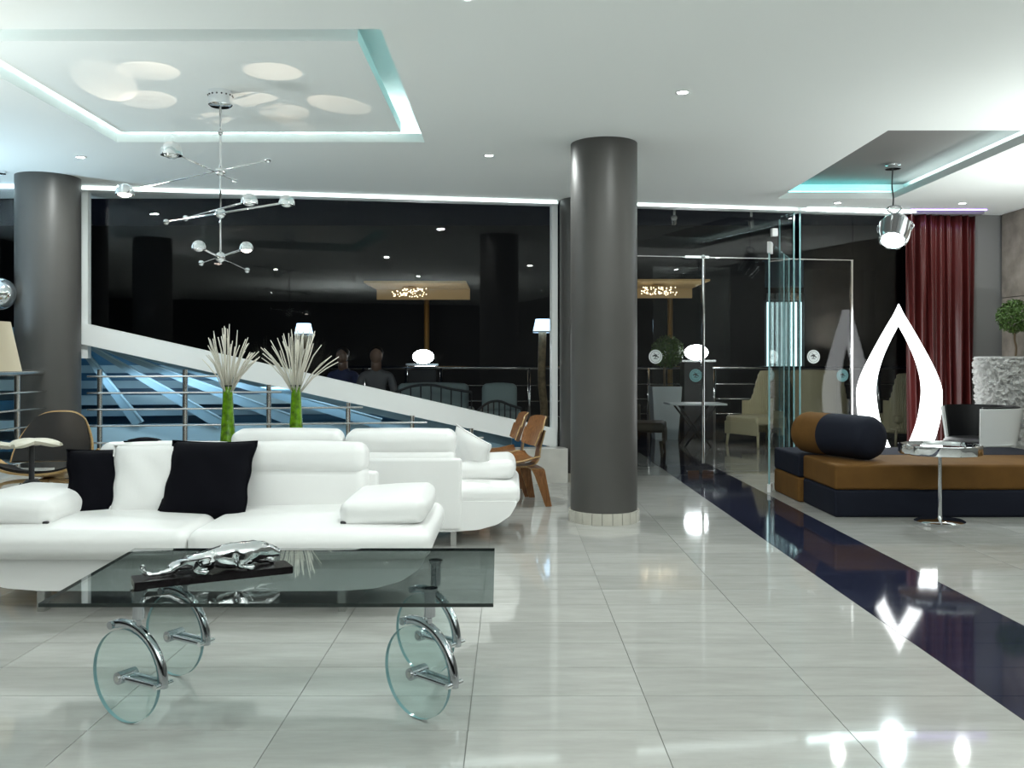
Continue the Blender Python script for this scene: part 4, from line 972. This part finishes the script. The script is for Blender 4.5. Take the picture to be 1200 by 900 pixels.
# people sitting out on the terrace
def person(loc, rotz, shirt, label):
    t = thing('person', label, 'person', loc, rotz, None)
    J = [('pel', None, 0, 0, .50, .13), ('waist', 'pel', 0, .02, .68, .125), ('chest', 'waist', 0, .02, .90, .15), ('nb', 'chest', 0, .01, 1.06, .075), ('neck', 'nb', 0, -.01, 1.13, .055),
         ('hd', 'neck', 0, -.02, 1.21, .085), ('hd2', 'hd', 0, -.02, 1.30, .080),
         ('s1', 'chest', -.19, .01, .99, .07), ('e1', 's1', -.25, -.05, .74, .05), ('w1', 'e1', -.14, -.25, .66, .036), ('h1', 'w1', -.09, -.32, .655, .03),
         ('s2', 'chest', .19, .01, .99, .07), ('e2', 's2', .25, -.05, .74, .05), ('w2', 'e2', .14, -.25, .66, .036), ('h2', 'w2', .09, -.32, .655, .03),
         ('k0', 'pel', -.11, -.10, .50, .09), ('k1', 'k0', -.13, -.42, .52, .068), ('a1', 'k1', -.13, -.44, .10, .045), ('f1', 'a1', -.13, -.58, .04, .035),
         ('m0', 'pel', .11, -.10, .50, .09), ('m1', 'm0', .13, -.42, .52, .068), ('b1', 'm1', .13, -.44, .10, .045), ('g1', 'b1', .13, -.58, .04, .035)]
    ix = {j[0]: i for i, j in enumerate(J)}; me = bpy.data.meshes.new('body'); me.from_pydata([j[2:5] for j in J], [(ix[j[1]], i) for i, j in enumerate(J) if j[1]], [])
    me.materials.append(MATS[shirt]); o = bpy.data.objects.new('body', me); C.objects.link(o); o.parent = t
    o.modifiers.new('skin', 'SKIN').use_smooth_shade = True
    for i, j in enumerate(J): me.skin_vertices[0].data[i].radius = (j[5], j[5]*.8 if j[0] in ('pel', 'waist', 'chest') else j[5]); me.skin_vertices[0].data[i].use_root = (i == 0)
    s = o.modifiers.new('sub', 'SUBSURF'); s.levels = 1; s.render_levels = 2
    fa = B(); ball(fa, (0, -.045, 1.255), .088, 16, 1.25); obj('face', fa, 'skin', t, True)
    obj('neck', tube(B(), [(0, 0, 1.05), (0, -.015, 1.18)], .072, 12), 'skin', t, True)
    ha = B(); ball(ha, (0, -.005, 1.30), .098, 16, .95); obj('hair', ha, 'hair', t, True)
    b = rbox(B(), (0, .05, .33), (.28, .28, .045), .03, k=2); 
    ch_ = thing('terrace_stool', 'low dark seat under the person, %s' % label.split(' sitting')[0].split(' in ')[1], 'stool', loc, rotz)
    obj('seat', b, 'dark_rattan', ch_, True)
    for sx in (-.22, .22):
        for sy in (-.16, .26): obj('leg', tube(B(), [(sx, sy, 0), (sx, sy, .30)], .02, 8), 'black_metal', ch_, True)
person((bx(441, 12.6), 12.6, 0), .1, 'shirt', 'person in pale shirt sitting behind the window by the railing')
person((bx(402, 13.5), 13.5, 0), -.2, 'shirt_blue', 'person in dark blue shirt sitting near the gold post')

# ------------------------------------------------------------------ made-up uplighters out of view, added to brighten the ceiling
UP_W = 125
UPS = ((3.9, 5.6, 'beside the dark floor band', .17), (-3.0, 4.2, 'before the side column', .14), (4.95, 7.2, 'along the stone wall', .30), (.2, -1.6, 'in the middle of the lobby', .9), (-5.1, 6.6, 'beyond the curb', .42), (1.6, .3, 'over the open floor', .42))
for x, y, where, fac in UPS:
    t = thing('fill_uplighter', 'added steel floor lamp out of view '+where, 'lamp', (x, y, 0), 0, 'added uplighters in the near lobby')
    obj('base', lathe(B(), [(0, 0), (.14, 0), (.14, .015), (.02, .03), (0, .03)], n=28), 'steel', t, True, auto=40)
    obj('pole', tube(B(), [(0, 0, .02), (0, 0, 1.22)], .012, 10), 'steel', t, True, auto=40)
    obj('bowl', lathe(B(), [(0, 1.20), (.06, 1.21), (.13, 1.26), (.16, 1.32), (.155, 1.32), (.12, 1.27), (0, 1.24)], n=28), 'steel', t, True, auto=40)
    lamp('ceiling_fill', 'AREA', (0, 0, 1.31), UP_W*fac, DOWN_COL if x > -5 else (.62, .86, 1), t, .22, (PI, 0, 0))

# made-up spotlights outside the door head, added to brighten the terrace seats
for x, tgt, p, lb_ in ((880, (3.75, 13.1, .5), 48, 'added steel spotlight over the doors aimed at the rattan chairs'), (790, (2.45, 13.9, 1.2), 45, 'added steel spotlight over the doors aimed at the clipped tree')):
    s_ = ws(x, .16); P = Matrix.Translation((0, WY, 0)) @ Matrix.Rotation(TH, 4, 'Z') @ Vector((s_, .16, CZ-.12)); d = Vector(tgt)-P
    t = thing('terrace_fill_spot', lb_, 'spotlight', P); q = d.normalized()
    obj('barrel', tube(B(), [-q*.05, q*.06], .032, 14), 'steel', t, True, auto=40)
    obj('bracket', box(B(), -.012, .012, -.012, .012, .02, .115), 'steel', t)
    lamp('terrace_fill_beam', 'SPOT', q*.07, p, (1, .97, .88), t, .03, (-d).to_track_quat('Z', 'Y').to_euler(), (48, .7))
